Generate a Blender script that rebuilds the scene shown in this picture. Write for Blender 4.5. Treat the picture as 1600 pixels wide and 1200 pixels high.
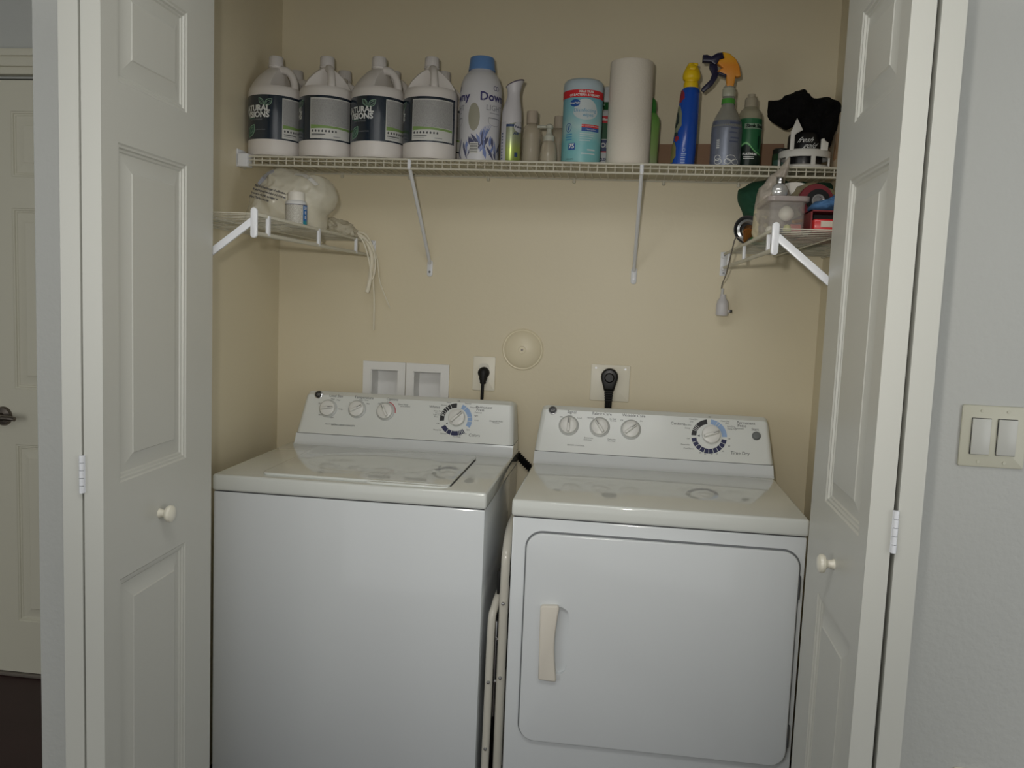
import bpy, bmesh, math, random
from mathutils import Vector, Matrix, noise

for o in list(bpy.data.objects): bpy.data.objects.remove(o)
S = bpy.context.scene
COL = S.collection
PI = math.pi
rnd = random.Random(7)

# ------------------------------------------------------------------ camera
cam = bpy.data.objects.new('camera', bpy.data.cameras.new('camera'))
COL.objects.link(cam)
F = Vector((-0.12434082, 0.98736535, -0.09822947))
R = Vector((0.99083487, 0.12882072, 0.04063839))
U = Vector((-0.05277893, 0.09227618, 0.99433369))
m = Matrix((( R.x, U.x, -F.x, 1.1148), (R.y, U.y, -F.y, -2.70), (R.z, U.z, -F.z, 1.3858), (0, 0, 0, 1)))
cam.matrix_world = m
cam.data.sensor_width = 36.0
cam.data.lens = 36.0 * 1336.062 / 1600.0
cam.data.clip_start = 0.02
S.camera = cam

# ------------------------------------------------------------------ world, lights, exposure
w = bpy.data.worlds.new('world'); S.world = w; w.use_nodes = True
w.node_tree.nodes['Background'].inputs[0].default_value = (0.985, 1.0, 0.985, 1)
w.node_tree.nodes['Background'].inputs[1].default_value = 0.56

def area(name, loc, target, size, power, color=(1, 1, 1), size_y=None):
    l = bpy.data.lights.new(name, 'AREA'); l.energy = power; l.color = color
    l.size = size
    if size_y: l.shape = 'RECTANGLE'; l.size_y = size_y
    o = bpy.data.objects.new(name, l); COL.objects.link(o); o.location = loc
    o.rotation_euler = (Vector(target) - Vector(loc)).to_track_quat('-Z', 'Y').to_euler()
    return o
# the camera's own flash just above the lens, its beam aimed a little low, and added soft fills from above and both sides
fl = bpy.data.lights.new('flash', 'SPOT'); fl.energy = 42.0; fl.color = (1.0, 0.955, 0.88); fl.shadow_soft_size = 0.018
fl.spot_size = math.radians(78); fl.spot_blend = 1.0
fo = bpy.data.objects.new('flash', fl); COL.objects.link(fo); fo.location = (1.04, -2.70, 1.475)
fo.rotation_euler = (Vector((0.86, 0.0, 1.55)) - fo.location).to_track_quat('-Z', 'Y').to_euler()
area('fill_light_top', (0.9, -2.15, 2.42), (0.9, -1.75, 0.0), 1.0, 13.0, (1.0, 0.99, 0.97), 0.6)  # added overhead fill to lift the machine tops; no fixture here
area('fill_light_right', (3.5, -2.7, 1.25), (0.3, -0.6, 1.45), 1.6, 25.0, (0.98, 1.0, 1.0), 1.6)  # invented side fill, brightens the left door leaf and left closet wall
area('fill_light_left', (-1.7, -3.7, 1.25), (1.4, -0.6, 1.45), 1.4, 15.0, (0.98, 1.0, 0.98), 1.5)  # made-up counterpart fill for the right door leaf and right closet wall

S.view_settings.view_transform = 'Standard'
S.view_settings.look = 'None'
S.view_settings.gamma = 1.0
S.view_settings.exposure = -0.12
S.view_settings.use_curve_mapping = False

# ------------------------------------------------------------------ materials
def srgb(r, g, b):
    f = lambda c: (c / 255) / 12.92 if c / 255 <= 0.04045 else ((c / 255 + 0.055) / 1.055) ** 2.4
    return (f(r), f(g), f(b), 1)
MATS = {}
def mat(name, col, rough=0.5, metal=0.0, spec=0.5, bump=0.0, bscale=60, coat=0.0, alpha=1.0, trans=0.0, mottle=0.0, mscale=8, ior=1.45):
    if name in MATS: return MATS[name]
    M = bpy.data.materials.new(name); M.use_nodes = True
    nt = M.node_tree; b = nt.nodes['Principled BSDF']
    b.inputs['Base Color'].default_value = col if len(col) == 4 else (*col, 1)
    b.inputs['Roughness'].default_value = rough
    b.inputs['Metallic'].default_value = metal
    b.inputs['Specular IOR Level'].default_value = spec
    b.inputs['Coat Weight'].default_value = coat
    b.inputs['Coat Roughness'].default_value = 0.08
    b.inputs['Alpha'].default_value = alpha
    b.inputs['Transmission Weight'].default_value = trans
    b.inputs['IOR'].default_value = ior
    tc = nt.nodes.new('ShaderNodeTexCoord')
    if bump:
        n = nt.nodes.new('ShaderNodeTexNoise'); n.inputs['Scale'].default_value = bscale; n.inputs['Detail'].default_value = 3
        nt.links.new(tc.outputs['Object'], n.inputs['Vector'])
        bp = nt.nodes.new('ShaderNodeBump'); bp.inputs['Strength'].default_value = bump; bp.inputs['Distance'].default_value = 0.004
        nt.links.new(n.outputs['Fac'], bp.inputs['Height']); nt.links.new(bp.outputs['Normal'], b.inputs['Normal'])
    if mottle:
        n2 = nt.nodes.new('ShaderNodeTexNoise'); n2.inputs['Scale'].default_value = mscale; n2.inputs['Detail'].default_value = 4
        nt.links.new(tc.outputs['Object'], n2.inputs['Vector'])
        mx = nt.nodes.new('ShaderNodeMix'); mx.data_type = 'RGBA'
        c = b.inputs['Base Color'].default_value
        mx.inputs[6].default_value = (c[0] * (1 - mottle), c[1] * (1 - mottle), c[2] * (1 - mottle), 1)
        mx.inputs[7].default_value = (min(1, c[0] * (1 + mottle)), min(1, c[1] * (1 + mottle)), min(1, c[2] * (1 + mottle)), 1)
        nt.links.new(n2.outputs['Fac'], mx.inputs[0]); nt.links.new(mx.outputs[2], b.inputs['Base Color'])
    MATS[name] = M
    return M
def ramp_mat(name, stops, axis=2, lo=0.0, hi=1.0, rough=0.4, metal=0.0, noise_amt=0.0):
    """printed artwork whose colour runs along one local axis of the part"""
    M = bpy.data.materials.new(name); M.use_nodes = True; nt = M.node_tree; b = nt.nodes['Principled BSDF']
    b.inputs['Roughness'].default_value = rough; b.inputs['Metallic'].default_value = metal
    tc = nt.nodes.new('ShaderNodeTexCoord'); sp = nt.nodes.new('ShaderNodeSeparateXYZ')
    nt.links.new(tc.outputs['Object'], sp.inputs[0])
    mr = nt.nodes.new('ShaderNodeMapRange'); mr.inputs[1].default_value = lo; mr.inputs[2].default_value = hi
    src = sp.outputs[axis]
    if noise_amt:
        n = nt.nodes.new('ShaderNodeTexNoise'); n.inputs['Scale'].default_value = 30
        nt.links.new(tc.outputs['Object'], n.inputs['Vector'])
        ad = nt.nodes.new('ShaderNodeMath'); ad.operation = 'MULTIPLY_ADD'; ad.inputs[1].default_value = noise_amt
        nt.links.new(n.outputs['Fac'], ad.inputs[0]); nt.links.new(src, ad.inputs[2]); src = ad.outputs[0]
    nt.links.new(src, mr.inputs[0])
    cr = nt.nodes.new('ShaderNodeValToRGB'); nt.links.new(mr.outputs[0], cr.inputs[0])
    el = cr.color_ramp.elements
    while len(el) > 1: el.remove(el[-1])
    el[0].position = stops[0][0]; el[0].color = stops[0][1]
    for p, c in stops[1:]:
        e = el.new(p); e.color = c
    nt.links.new(cr.outputs[0], b.inputs['Base Color'])
    MATS[name] = M
    return M
def fine_print(name, base, ink, scale=900):
    """illegible small print: rows of broken grey specks"""
    M = bpy.data.materials.new(name); M.use_nodes = True; nt = M.node_tree; b = nt.nodes['Principled BSDF']
    b.inputs['Roughness'].default_value = 0.5
    tc = nt.nodes.new('ShaderNodeTexCoord'); mp = nt.nodes.new('ShaderNodeMapping'); mp.inputs['Scale'].default_value = (0.35, 0.35, 1)
    n = nt.nodes.new('ShaderNodeTexNoise'); n.inputs['Scale'].default_value = scale; n.inputs['Detail'].default_value = 1
    nt.links.new(tc.outputs['Object'], mp.inputs[0]); nt.links.new(mp.outputs[0], n.inputs['Vector'])
    cr = nt.nodes.new('ShaderNodeValToRGB'); nt.links.new(n.outputs['Fac'], cr.inputs[0])
    cr.color_ramp.elements[0].position = 0.42; cr.color_ramp.elements[0].color = ink
    cr.color_ramp.elements[1].position = 0.6; cr.color_ramp.elements[1].color = base
    nt.links.new(cr.outputs[0], b.inputs['Base Color'])
    MATS[name] = M
    return M
def film(name, col, rough=0.25, opacity=0.35, bump=0.0, bscale=40):
    """clear plastic: partly see-through with a gloss"""
    M = mat(name, col, rough=rough, bump=bump, bscale=bscale, alpha=opacity)
    return M

WALL_IN = mat('closet_wall_paint', srgb(224, 214, 187), 0.42, bump=0.10, bscale=70, mottle=0.02, mscale=3, spec=0.5)
WALL_OUT = mat('room_wall_paint', srgb(200, 201, 197), 0.7, bump=0.35, bscale=75)
CEIL = mat('ceiling_paint', srgb(225, 225, 220), 0.9)
DOORW = mat('door_white', srgb(198, 198, 190), 0.32, bump=0.02, bscale=200)
DOORE = mat('door_edge_white', srgb(222, 224, 214), 0.4, bump=0.05, bscale=120)
HALLD = mat('hall_door_white', srgb(222, 218, 200), 0.4)
FLOORM = mat('dark_wood', srgb(52, 27, 28), 0.5, mottle=0.3, mscale=4)
APPL = mat('appliance_white', srgb(222, 226, 228), 0.16, coat=0.5, bump=0.012, bscale=260)
APPL2 = mat('console_white', srgb(226, 229, 226), 0.28, coat=0.12)
DECK = mat('deck_enamel', srgb(222, 225, 220), 0.07, coat=0.6)
APPLDK = mat('appliance_side', srgb(200, 200, 196), 0.25)
SEAM = mat('seam_dark', srgb(60, 60, 62), 0.6)
KNOBW = mat('knob_white', srgb(228, 228, 224), 0.3)
INK = mat('ink_grey', srgb(70, 72, 74), 0.5)
INKB = mat('ink_black', srgb(32, 33, 36), 0.4)
NAVY = mat('ink_navy', srgb(28, 34, 78), 0.4)
SKY = mat('ink_light_blue', srgb(150, 178, 218), 0.4)
INKRED = mat('ink_red', srgb(190, 90, 100), 0.4)
BLACKP = mat('black_plastic', srgb(16, 16, 17), 0.35)
BLACKR = mat('black_rubber', srgb(14, 14, 14), 0.55)
CHROME = mat('chrome', srgb(190, 190, 190), 0.2, metal=1.0)
NICKEL = mat('nickel', srgb(120, 112, 105), 0.28, metal=1.0)
STEEL = mat('steel_grey', srgb(120, 122, 125), 0.35, metal=0.8)
WIRE = mat('vinyl_wire', srgb(204, 200, 184), 0.35)
BRKT = mat('bracket_white', srgb(226, 228, 232), 0.3)
CREAM = mat('cream_enamel', srgb(208, 204, 192), 0.22, coat=0.3)
HDPE = mat('white_jug_plastic', srgb(218, 213, 208), 0.45)
IVORY = mat('ivory_plastic', srgb(204, 202, 184), 0.35)
PLATE = mat('plate_almond', srgb(236, 231, 214), 0.35)
PLATEW = mat('plate_white', srgb(232, 229, 216), 0.35)
WBOX = mat('box_white_plastic', srgb(238, 238, 236), 0.35)
LNAVY = mat('jug_label_navy', srgb(20, 36, 52), 0.22, spec=0.8, coat=0.6)
LWHITE = mat('label_white', srgb(205, 205, 200), 0.5)
PRINT = fine_print('label_small_print', srgb(176, 176, 174), srgb(146, 146, 146), 1600)
LGREEN = mat('label_green', srgb(128, 158, 92), 0.5)
LLEAF = mat('label_leaf', srgb(140, 172, 148), 0.5)
LEAFDK = mat('label_leaf_dark', srgb(66, 98, 88), 0.5)
WHITEINK = mat('white_ink', srgb(220, 222, 220), 0.5)

# ------------------------------------------------------------------ mesh builder
class MB:
    def __init__(s): s.v = []; s.f = []; s.mi = []; s.cur = 0
    def add(s, vs, fs, mi=None):
        o = len(s.v); s.v += [tuple(p) for p in vs]
        for f in fs: s.f.append([i + o for i in f]); s.mi.append(s.cur if mi is None else mi)
        return s
    def box(s, x0, x1, y0, y1, z0, z1, r=0.0, seg=2, mi=None):
        if r <= 0:
            vs = [(x, y, z) for z in (z0, z1) for y in (y0, y1) for x in (x0, x1)]
            return s.add(vs, [(0, 2, 3, 1), (4, 5, 7, 6), (0, 1, 5, 4), (2, 6, 7, 3), (0, 4, 6, 2), (1, 3, 7, 5)], mi)
        bm = bmesh.new(); bmesh.ops.create_cube(bm, size=1)
        for v in bm.verts: v.co = Vector(((x0 + x1) / 2 + v.co.x * (x1 - x0), (y0 + y1) / 2 + v.co.y * (y1 - y0), (z0 + z1) / 2 + v.co.z * (z1 - z0)))
        bmesh.ops.bevel(bm, geom=bm.edges[:], offset=r, segments=seg, affect='EDGES', profile=0.5)
        return s.bm(bm, mi)
    def bm(s, bm, mi=None):
        bm.verts.index_update()
        s.add([v.co[:] for v in bm.verts], [[v.index for v in f.verts] for f in bm.faces], mi); bm.free(); return s
    def lathe(s, prof, n=32, c=(0, 0, 0), mi=None, sx=1.0, sy=1.0, cap0=True, cap1=True, M=None):
        vs = []
        for r, z in prof:
            for k in range(n):
                a = 2 * PI * k / n
                vs.append(Vector((r * math.cos(a) * sx, r * math.sin(a) * sy, z)))
        fs = [(i * n + k, i * n + (k + 1) % n, (i + 1) * n + (k + 1) % n, (i + 1) * n + k) for i in range(len(prof) - 1) for k in range(n)]
        if cap0: fs.append(tuple(reversed(range(n))))
        if cap1: fs.append(tuple((len(prof) - 1) * n + k for k in range(n)))
        if M is not None: vs = [M @ v for v in vs]
        return s.add([v + Vector(c) for v in vs], fs, mi)
    def cyl(s, p0, p1, r, n=16, r1=None, mi=None):
        p0 = Vector(p0); p1 = Vector(p1); d = p1 - p0
        M = d.to_track_quat('Z', 'Y').to_matrix()
        return s.lathe([(r, 0), (r if r1 is None else r1, d.length)], n, p0, mi, M=M)
    def tube(s, pts, r, n=8, mi=None, closed=False, rr=None, sub=0):
        P = [Vector(p) for p in pts]
        if sub:
            Q = []
            L = len(P)
            for i in range(L if closed else L - 1):
                p0 = P[(i - 1) % L] if (closed or i > 0) else P[0]; p1 = P[i]; p2 = P[(i + 1) % L]
                p3 = P[(i + 2) % L] if (closed or i < L - 2) else P[-1]
                for k in range(sub):
                    t = k / sub
                    Q.append(0.5 * ((2 * p1) + (p2 - p0) * t + (2 * p0 - 5 * p1 + 4 * p2 - p3) * t * t + (3 * p1 - p0 - 3 * p2 + p3) * t ** 3))
            if not closed: Q.append(P[-1])
            P = Q
        L = len(P); vs = []; N = None
        for i in range(L):
            if closed: T = P[(i + 1) % L] - P[(i - 1) % L]
            else: T = P[min(i + 1, L - 1)] - P[max(i - 1, 0)]
            T.normalize()
            if N is None:
                N = T.orthogonal().normalized()
                if abs(T.z) < 0.9: N = (Vector((0, 0, 1)) - T * T.z).normalized()
            else: N = (N - T * N.dot(T)).normalized()
            B = T.cross(N)
            q = r if rr is None else rr[min(int(i * len(rr) / L), len(rr) - 1)]
            for k in range(n):
                a = 2 * PI * k / n
                vs.append(P[i] + (N * math.cos(a) + B * math.sin(a)) * q)
        fs = []
        for i in range(L if closed else L - 1):
            j = (i + 1) % L
            for k in range(n): fs.append((i * n + k, i * n + (k + 1) % n, j * n + (k + 1) % n, j * n + k))
        if not closed: fs += [tuple(reversed(range(n))), tuple((L - 1) * n + k for k in range(n))]
        return s.add(vs, fs, mi)
    def prism(s, pts, d0, d1, plane='xz', bev=0.0, mi=None, seg=2):
        """outline pts extruded between d0 and d1 along the third axis, rims bevelled"""
        def P(a, b, d): return (a, d, b) if plane == 'xz' else ((a, b, d) if plane == 'xy' else (d, a, b))
        bm = bmesh.new()
        A = [bm.verts.new(P(a, b, d0)) for a, b in pts]; B = [bm.verts.new(P(a, b, d1)) for a, b in pts]
        n = len(pts); bm.faces.new(A); bm.faces.new(list(reversed(B)))
        for i in range(n): bm.faces.new((A[i], B[i], B[(i + 1) % n], A[(i + 1) % n]))
        bmesh.ops.recalc_face_normals(bm, faces=bm.faces[:])
        if bev:
            rim = [e for e in bm.edges if (e.verts[0] in A) == (e.verts[1] in A)]
            bmesh.ops.bevel(bm, geom=rim, offset=bev, segments=seg, affect='EDGES', profile=0.5)
        return s.bm(bm, mi)
    def plate(s, pts3, mi=None): return s.add(pts3, [tuple(range(len(pts3)))], mi)
    def xf(s, fn): s.v = [tuple(fn(Vector(p))) for p in s.v]; return s
    def join(s, o, mi=None):
        off = len(s.v); s.v += o.v
        for f, k in zip(o.f, o.mi): s.f.append([i + off for i in f]); s.mi.append(k if mi is None else mi)
        return s
    def build(s, name, mats, parent=None, smooth=35, fix=True, **props):
        if not isinstance(mats, (list, tuple)): mats = [mats]
        me = bpy.data.meshes.new(name); me.from_pydata(s.v, [], s.f)
        for m_ in mats: me.materials.append(m_)
        me.polygons.foreach_set('material_index', s.mi)
        if fix:
            bm = bmesh.new(); bm.from_mesh(me)
            bmesh.ops.recalc_face_normals(bm, faces=bm.faces[:]); bm.to_mesh(me); bm.free()
        me.update()
        if smooth:
            me.polygons.foreach_set('use_smooth', [True] * len(me.polygons))
            me.set_sharp_from_angle(angle=math.radians(smooth))
        o = bpy.data.objects.new(name, me); COL.objects.link(o)
        if parent: o.parent = parent
        for k, v in props.items(): o[k] = v
        return o
def thing(name, label, cat, loc=(0, 0, 0), rz=0.0, group=None, kind=None):
    o = bpy.data.objects.new(name, None); COL.objects.link(o); o.empty_display_size = 0.05
    o.location = loc; o.rotation_euler = (0, 0, rz); tag(o, label, cat, group, kind); return o
def tag(o, label, cat, group=None, kind=None):
    o['label'] = label; o['category'] = cat
    if group: o['group'] = group
    if kind: o['kind'] = kind
    return o
def struct(o, label=None):
    o['kind'] = 'structure'
    if label: o['label'] = label
    return o
def rrect(x0, x1, z0, z1, r, n=6):
    pts = []
    for cx, cz, a0 in ((x1 - r, z1 - r, 0), (x0 + r, z1 - r, 90), (x0 + r, z0 + r, 180), (x1 - r, z0 + r, 270)):
        for k in range(n + 1):
            a = math.radians(a0 + 90 * k / n); pts.append((cx + r * math.cos(a), cz + r * math.sin(a)))
    return pts
def text_geo(txt, size, bold=0.0, shear=0.0, align='CENTER', res=2):
    cu = bpy.data.curves.new('t', 'FONT'); cu.body = txt; cu.size = size; cu.offset = bold; cu.shear = shear
    cu.align_x = align; cu.align_y = 'CENTER'; cu.resolution_u = res; cu.fill_mode = 'FRONT'
    ob = bpy.data.objects.new('t', cu); COL.objects.link(ob)
    dg = bpy.context.evaluated_depsgraph_get(); dg.update()
    me = bpy.data.meshes.new_from_object(ob.evaluated_get(dg))
    vs = [(v.co.x, v.co.y) for v in me.vertices]; fs = [list(p.vertices) for p in me.polygons]
    bpy.data.objects.remove(ob); bpy.data.curves.remove(cu); bpy.data.meshes.remove(me)
    return vs, fs
def grid2d(x0, x1, z0, z1, nx, nz=1):
    vs = [(x0 + (x1 - x0) * i / nx, z0 + (z1 - z0) * j / nz) for j in range(nz + 1) for i in range(nx + 1)]
    fs = [(j * (nx + 1) + i, j * (nx + 1) + i + 1, (j + 1) * (nx + 1) + i + 1, (j + 1) * (nx + 1) + i) for j in range(nz) for i in range(nx)]
    return vs, fs
def wrap(mb, geo, rfun, az, z0, u0=0.0, off=0.0005, mi=0, sx=1.0, sy=1.0):
    """bend flat artwork round a bottle: u along the girth, v up; az 0 faces -y"""
    vs, fs = geo; out = []
    for u, v in vs:
        z = z0 + v; r = (rfun(z) if callable(rfun) else rfun)
        rr = r + off; a = az + (u + u0) / r
        out.append((rr * math.sin(a) * sx, -rr * math.cos(a) * sy, z))
    mb.add(out, fs, mi)
def ring2d(pts, wdt):
    """hollow outline band of closed 2-D loop"""
    n = len(pts); c = (sum(p[0] for p in pts) / n, sum(p[1] for p in pts) / n)
    vs = list(pts); 
    for p in pts:
        d = math.hypot(p[0] - c[0], p[1] - c[1]) or 1; k = (d - wdt) / d
        vs.append((c[0] + (p[0] - c[0]) * k, c[1] + (p[1] - c[1]) * k))
    return vs, [(i, (i + 1) % n, n + (i + 1) % n, n + i) for i in range(n)]
def poly2d(pts, rings=4):
    """filled star-shaped outline as rings round its centre so that it can bend with a bottle"""
    n = len(pts); c = (sum(p[0] for p in pts) / n, sum(p[1] for p in pts) / n); vs = [c]
    for k in range(1, rings + 1): vs += [(c[0] + (x - c[0]) * k / rings, c[1] + (z - c[1]) * k / rings) for x, z in pts]
    fs = [(0, 1 + i, 1 + (i + 1) % n) for i in range(n)]
    for k in range(rings - 1):
        for i in range(n): fs.append((1 + k * n + i, 1 + (k + 1) * n + i, 1 + (k + 1) * n + (i + 1) % n, 1 + k * n + (i + 1) % n))
    return vs, fs
def leaf2d(cx, cz, L, W, ang, n=8):
    pts = []
    for k in range(n + 1): t = k / n; pts.append((t * L, W * math.sin(PI * t)))
    for k in range(n - 1, 0, -1): t = k / n; pts.append((t * L, -W * math.sin(PI * t)))
    ca, sa = math.cos(ang), math.sin(ang)
    return [(cx + x * ca - z * sa, cz + x * sa + z * ca) for x, z in pts]
def interp(prof):
    P = sorted((z, r) for r, z in prof)
    def f(z):
        if z <= P[0][0]: return P[0][1]
        for (z0, r0), (z1, r1) in zip(P, P[1:]):
            if z <= z1: return r0 + (r1 - r0) * ((z - z0) / (z1 - z0) if z1 > z0 else 0)
        return P[-1][1]
    return f
def lump(outline, thick, namp=0.006, nsc=22, rings=26, sub=9, seed=0.0, flat=0.6, crease=0.0):
    rings = 26
    """soft crumpled body filling a closed xz outline, thick in y"""
    n0 = len(outline); O = []
    for i in range(n0):
        p0, p1, p2, p3 = (Vector(outline[(i + k) % n0]) for k in (-1, 0, 1, 2))
        for k in range(sub):
            t = k / sub
            O.append(0.5 * ((2 * p1) + (p2 - p0) * t + (2 * p0 - 5 * p1 + 4 * p2 - p3) * t * t + (3 * p1 - p0 - 3 * p2 + p3) * t ** 3))
    n = len(O); c = sum(O, Vector((0, 0))) / n
    mb = MB(); vs = []; idx = {}
    for side in (-1, 1):
        for j in range(rings + 1):
            t = j / rings
            for i in range(n):
                if j == 0 and i: idx[(side, j, i)] = idx[(side, 0, 0)]; continue
                if j == rings and side == 1: idx[(side, j, i)] = idx[(-1, j, i)]; continue
                p = c + (O[i] - c) * t
                y = side * thick * 0.5 * (1 - t ** 2.6) ** flat
                q = Vector((p.x, y, p.y))
                nn = noise.noise_vector(q * nsc + Vector((seed, seed * 2, 3)))
                s3 = Vector((seed * 3, 1, 2)); e = 1 - t ** 6
                q2 = q + 0.35 / nsc * noise.noise_vector(q * nsc * 0.8 + s3)
                f1 = 1 - 2.2 * abs(noise.noise(q2 * nsc * 1.3 + s3)); f2 = 1 - 2.2 * abs(noise.noise(q2 * nsc * 3.1 - s3))
                dcel = noise.voronoi(q2 * nsc * 1.5 + s3)[0]; f3 = (dcel[1] - dcel[0])
                fold = crease * (0.9 * f1 + 0.4 * f2 - 0.9 * min(f3, 0.6)) * side * e
                rad = (p - c).normalized() * (crease * 0.7 * f1 * t) if (p - c).length > 1e-6 else Vector((0, 0))
                q = q + nn * namp * (0.35 + 0.65 * (1 - t)) + Vector((rad.x, fold, rad.y))
                idx[(side, j, i)] = len(vs); vs.append(q)
    fs = []
    for side in (-1, 1):
        for j in range(rings):
            for i in range(n):
                k = (i + 1) % n
                a = [idx[(side, j, i)], idx[(side, j, k)], idx[(side, j + 1, k)], idx[(side, j + 1, i)]]
                u = []
                for x in a:
                    if x not in u: u.append(x)
                if len(u) >= 3: fs.append(tuple(u if side == 1 else u[::-1]))
    mb.add(vs, fs); return mb
def bool_diff(obj, cutter):
    md = obj.modifiers.new('b', 'BOOLEAN'); md.operation = 'DIFFERENCE'; md.solver = 'EXACT'; md.object = cutter
    dg = bpy.context.evaluated_depsgraph_get(); dg.update()
    me = bpy.data.meshes.new_from_object(obj.evaluated_get(dg))
    obj.modifiers.clear(); old = obj.data; obj.data = me; bpy.data.objects.remove(cutter); bpy.data.meshes.remove(old)
    me.polygons.foreach_set('use_smooth', [True] * len(me.polygons)); me.set_sharp_from_angle(angle=math.radians(35))
    return obj

# ------------------------------------------------------------------ the setting
CW = 1.703           # closet inner width
YI, YO = -0.90, -1.015   # inner and outer faces of the closet's front wall
XL0 = -0.008
# back wall with the two openings of the washing machine supply box
H = [(0.3123, 0.4022), (0.4533, 0.5442)]; HZ = (1.03, 1.1425)
b = MB()
T = 0.12
xs = [XL0 - T, H[0][0], H[0][1], H[1][0], H[1][1], CW + T]
b.box(xs[0], xs[1], 0, T, 0, 2.44); b.box(xs[2], xs[3], 0, T, 0, 2.44); b.box(xs[4], xs[5], 0, T, 0, 2.44)
for h in H:
    b.box(h[0], h[1], 0, T, 0, HZ[0]); b.box(h[0], h[1], 0, T, HZ[1], 2.44); b.box(h[0], h[1], 0.075, T, HZ[0], HZ[1])
struct(b.build('wall_back', WALL_IN, smooth=0), 'cream painted back wall of the laundry closet')
struct(MB().box(XL0 - 0.06, XL0, YI, 0, 0, 2.44).build('wall_left', WALL_IN, smooth=0), 'cream side wall left of the washer')
struct(MB().box(CW, CW + T, YI, 0, 0, 2.44).build('wall_right', WALL_IN, smooth=0), 'cream side wall right of the dryer')
# front wall round the bifold opening, with the hall side of the left partition
b = MB()
b.box(-0.128, 0.125, YO, YI, 0, 2.44, 0.003); b.box(0.125, 1.625, YO, YI, 2.07, 2.44); b.box(1.625, 3.6, YO, YI, 0, 2.44)
b.box(-0.128, XL0 - 0.06, YI, 0.0, 0, 2.44)
struct(b.build('wall_front', WALL_OUT, smooth=0), 'pale grey wall around the closet opening')
# hall: wall that carries the white door
DX0, DX1, DZ = -1.035, -0.273, 2.035; DY = -0.05
b = MB()
b.box(-2.6, DX0 - 0.01, -0.02, 0.1, 0, 2.44); b.box(DX0 - 0.01, DX1 + 0.01, -0.02, 0.1, DZ + 0.012, 2.44); b.box(DX1 + 0.01, XL0 - T, -0.02, 0.1, 0, 2.44)
b.box(DX0 - 0.01, DX1 + 0.01, 0.03, 0.1, 0, DZ + 0.012)
struct(b.build('wall_hall', WALL_OUT, smooth=0), 'hall wall around the white door with the lever')
struct(MB().box(-2.7, -2.6, -4.6, 0.1, 0, 2.44).build('wall_hall_left', WALL_OUT, smooth=0), 'far left wall of the hall')
struct(MB().box(3.6, 3.7, -4.6, YI, 0, 2.44).build('wall_room_right', WALL_OUT, smooth=0), 'far right wall of the room')
struct(MB().box(-2.7, 3.7, -4.6, T, -0.05, 0).build('floor', FLOORM, smooth=0), 'dark brown wood floor')
struct(MB().box(-2.7, 3.7, -4.6, T, 2.44, 2.5).build('ceiling', CEIL, smooth=0), 'white ceiling')
# casing of the hall door
b = MB()
for k, (a0, a1, d) in enumerate(((0.006, 0.03, 0.034), (0.03, 0.062, 0.042), (0.062, 0.085, 0.048))):
    z = DZ + 0.012
    b.box(DX0 - a1, DX1 + a1, -0.02 - d + 0.0, -0.02, z + a0, z + a1, 0.003)
    b.box(DX0 - a1, DX0 - a0, -0.02 - d, -0.02, 0, z + a0, 0.003); b.box(DX1 + a0, DX1 + a1, -0.02 - d, -0.02, 0, z + a0, 0.003)
struct(b.build('trim_1', HALLD), 'white casing around the hall door')
struct(MB().box(DX0, DX1, -0.06, 0.02, 0, 0.012, 0.003).build('trim_2', mat('threshold', srgb(120, 112, 104), 0.4)), 'threshold strip under the hall door')

# ------------------------------------------------------------------ panelled doors
RINGS = [(0.0, 0.0), (0.003, -0.0025), (0.007, -0.0025), (0.009, -0.006), (0.013, -0.006), (0.0155, -0.0085), (0.021, -0.0085), (0.046, -0.002), (0.048, -0.0005)]
def panel_slab(w, h, t, panels, both=False):
    """moulded door slab in x 0..w, z 0..h; the face at y=0 (normal -y) carries the panels"""
    mb = MB()
    def face(yf, sgn):
        xs = sorted({0, w} | {p[0] for p in panels} | {p[1] for p in panels}); zs = sorted({0, h} | {p[2] for p in panels} | {p[3] for p in panels})
        for i in range(len(xs) - 1):
            for j in range(len(zs) - 1):
                mx, mz = (xs[i] + xs[i + 1]) / 2, (zs[j] + zs[j + 1]) / 2
                if any(p[0] < mx < p[1] and p[2] < mz < p[3] for p in panels): continue
                mb.add([(xs[i], yf, zs[j]), (xs[i + 1], yf, zs[j]), (xs[i + 1], yf, zs[j + 1]), (xs[i], yf, zs[j + 1])], [(0, 1, 2, 3)])
        for x0, x1, z0, z1 in panels:
            vs = []
            for ins, d in RINGS:
                y = yf + d * sgn
                vs += [(x0 + ins, y, z0 + ins), (x1 - ins, y, z0 + ins), (x1 - ins, y, z1 - ins), (x0 + ins, y, z1 - ins)]
            n = len(RINGS); fs = []
            for k in range(n - 1):
                for q in range(4): fs.append((k * 4 + q, k * 4 + (q + 1) % 4, (k + 1) * 4 + (q + 1) % 4, (k + 1) * 4 + q))
            fs.append(tuple((n - 1) * 4 + q for q in range(4)))
            mb.add(vs, fs)
    face(0.0, -1)
    if both: face(t, 1)
    else: mb.add([(0, t, 0), (w, t, 0), (w, t, h), (0, t, h)], [(3, 2, 1, 0)])
    for q in ([(0, 0, 0), (0, t, 0), (0, t, h), (0, 0, h)], [(w, 0, 0), (w, 0, h), (w, t, h), (w, t, 0)], [(0, 0, 0), (w, 0, 0), (w, t, 0), (0, t, 0)], [(0, 0, h), (0, t, h), (w, t, h), (w, 0, h)]):
        mb.add(q, [(0, 1, 2, 3)])
    return mb
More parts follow.
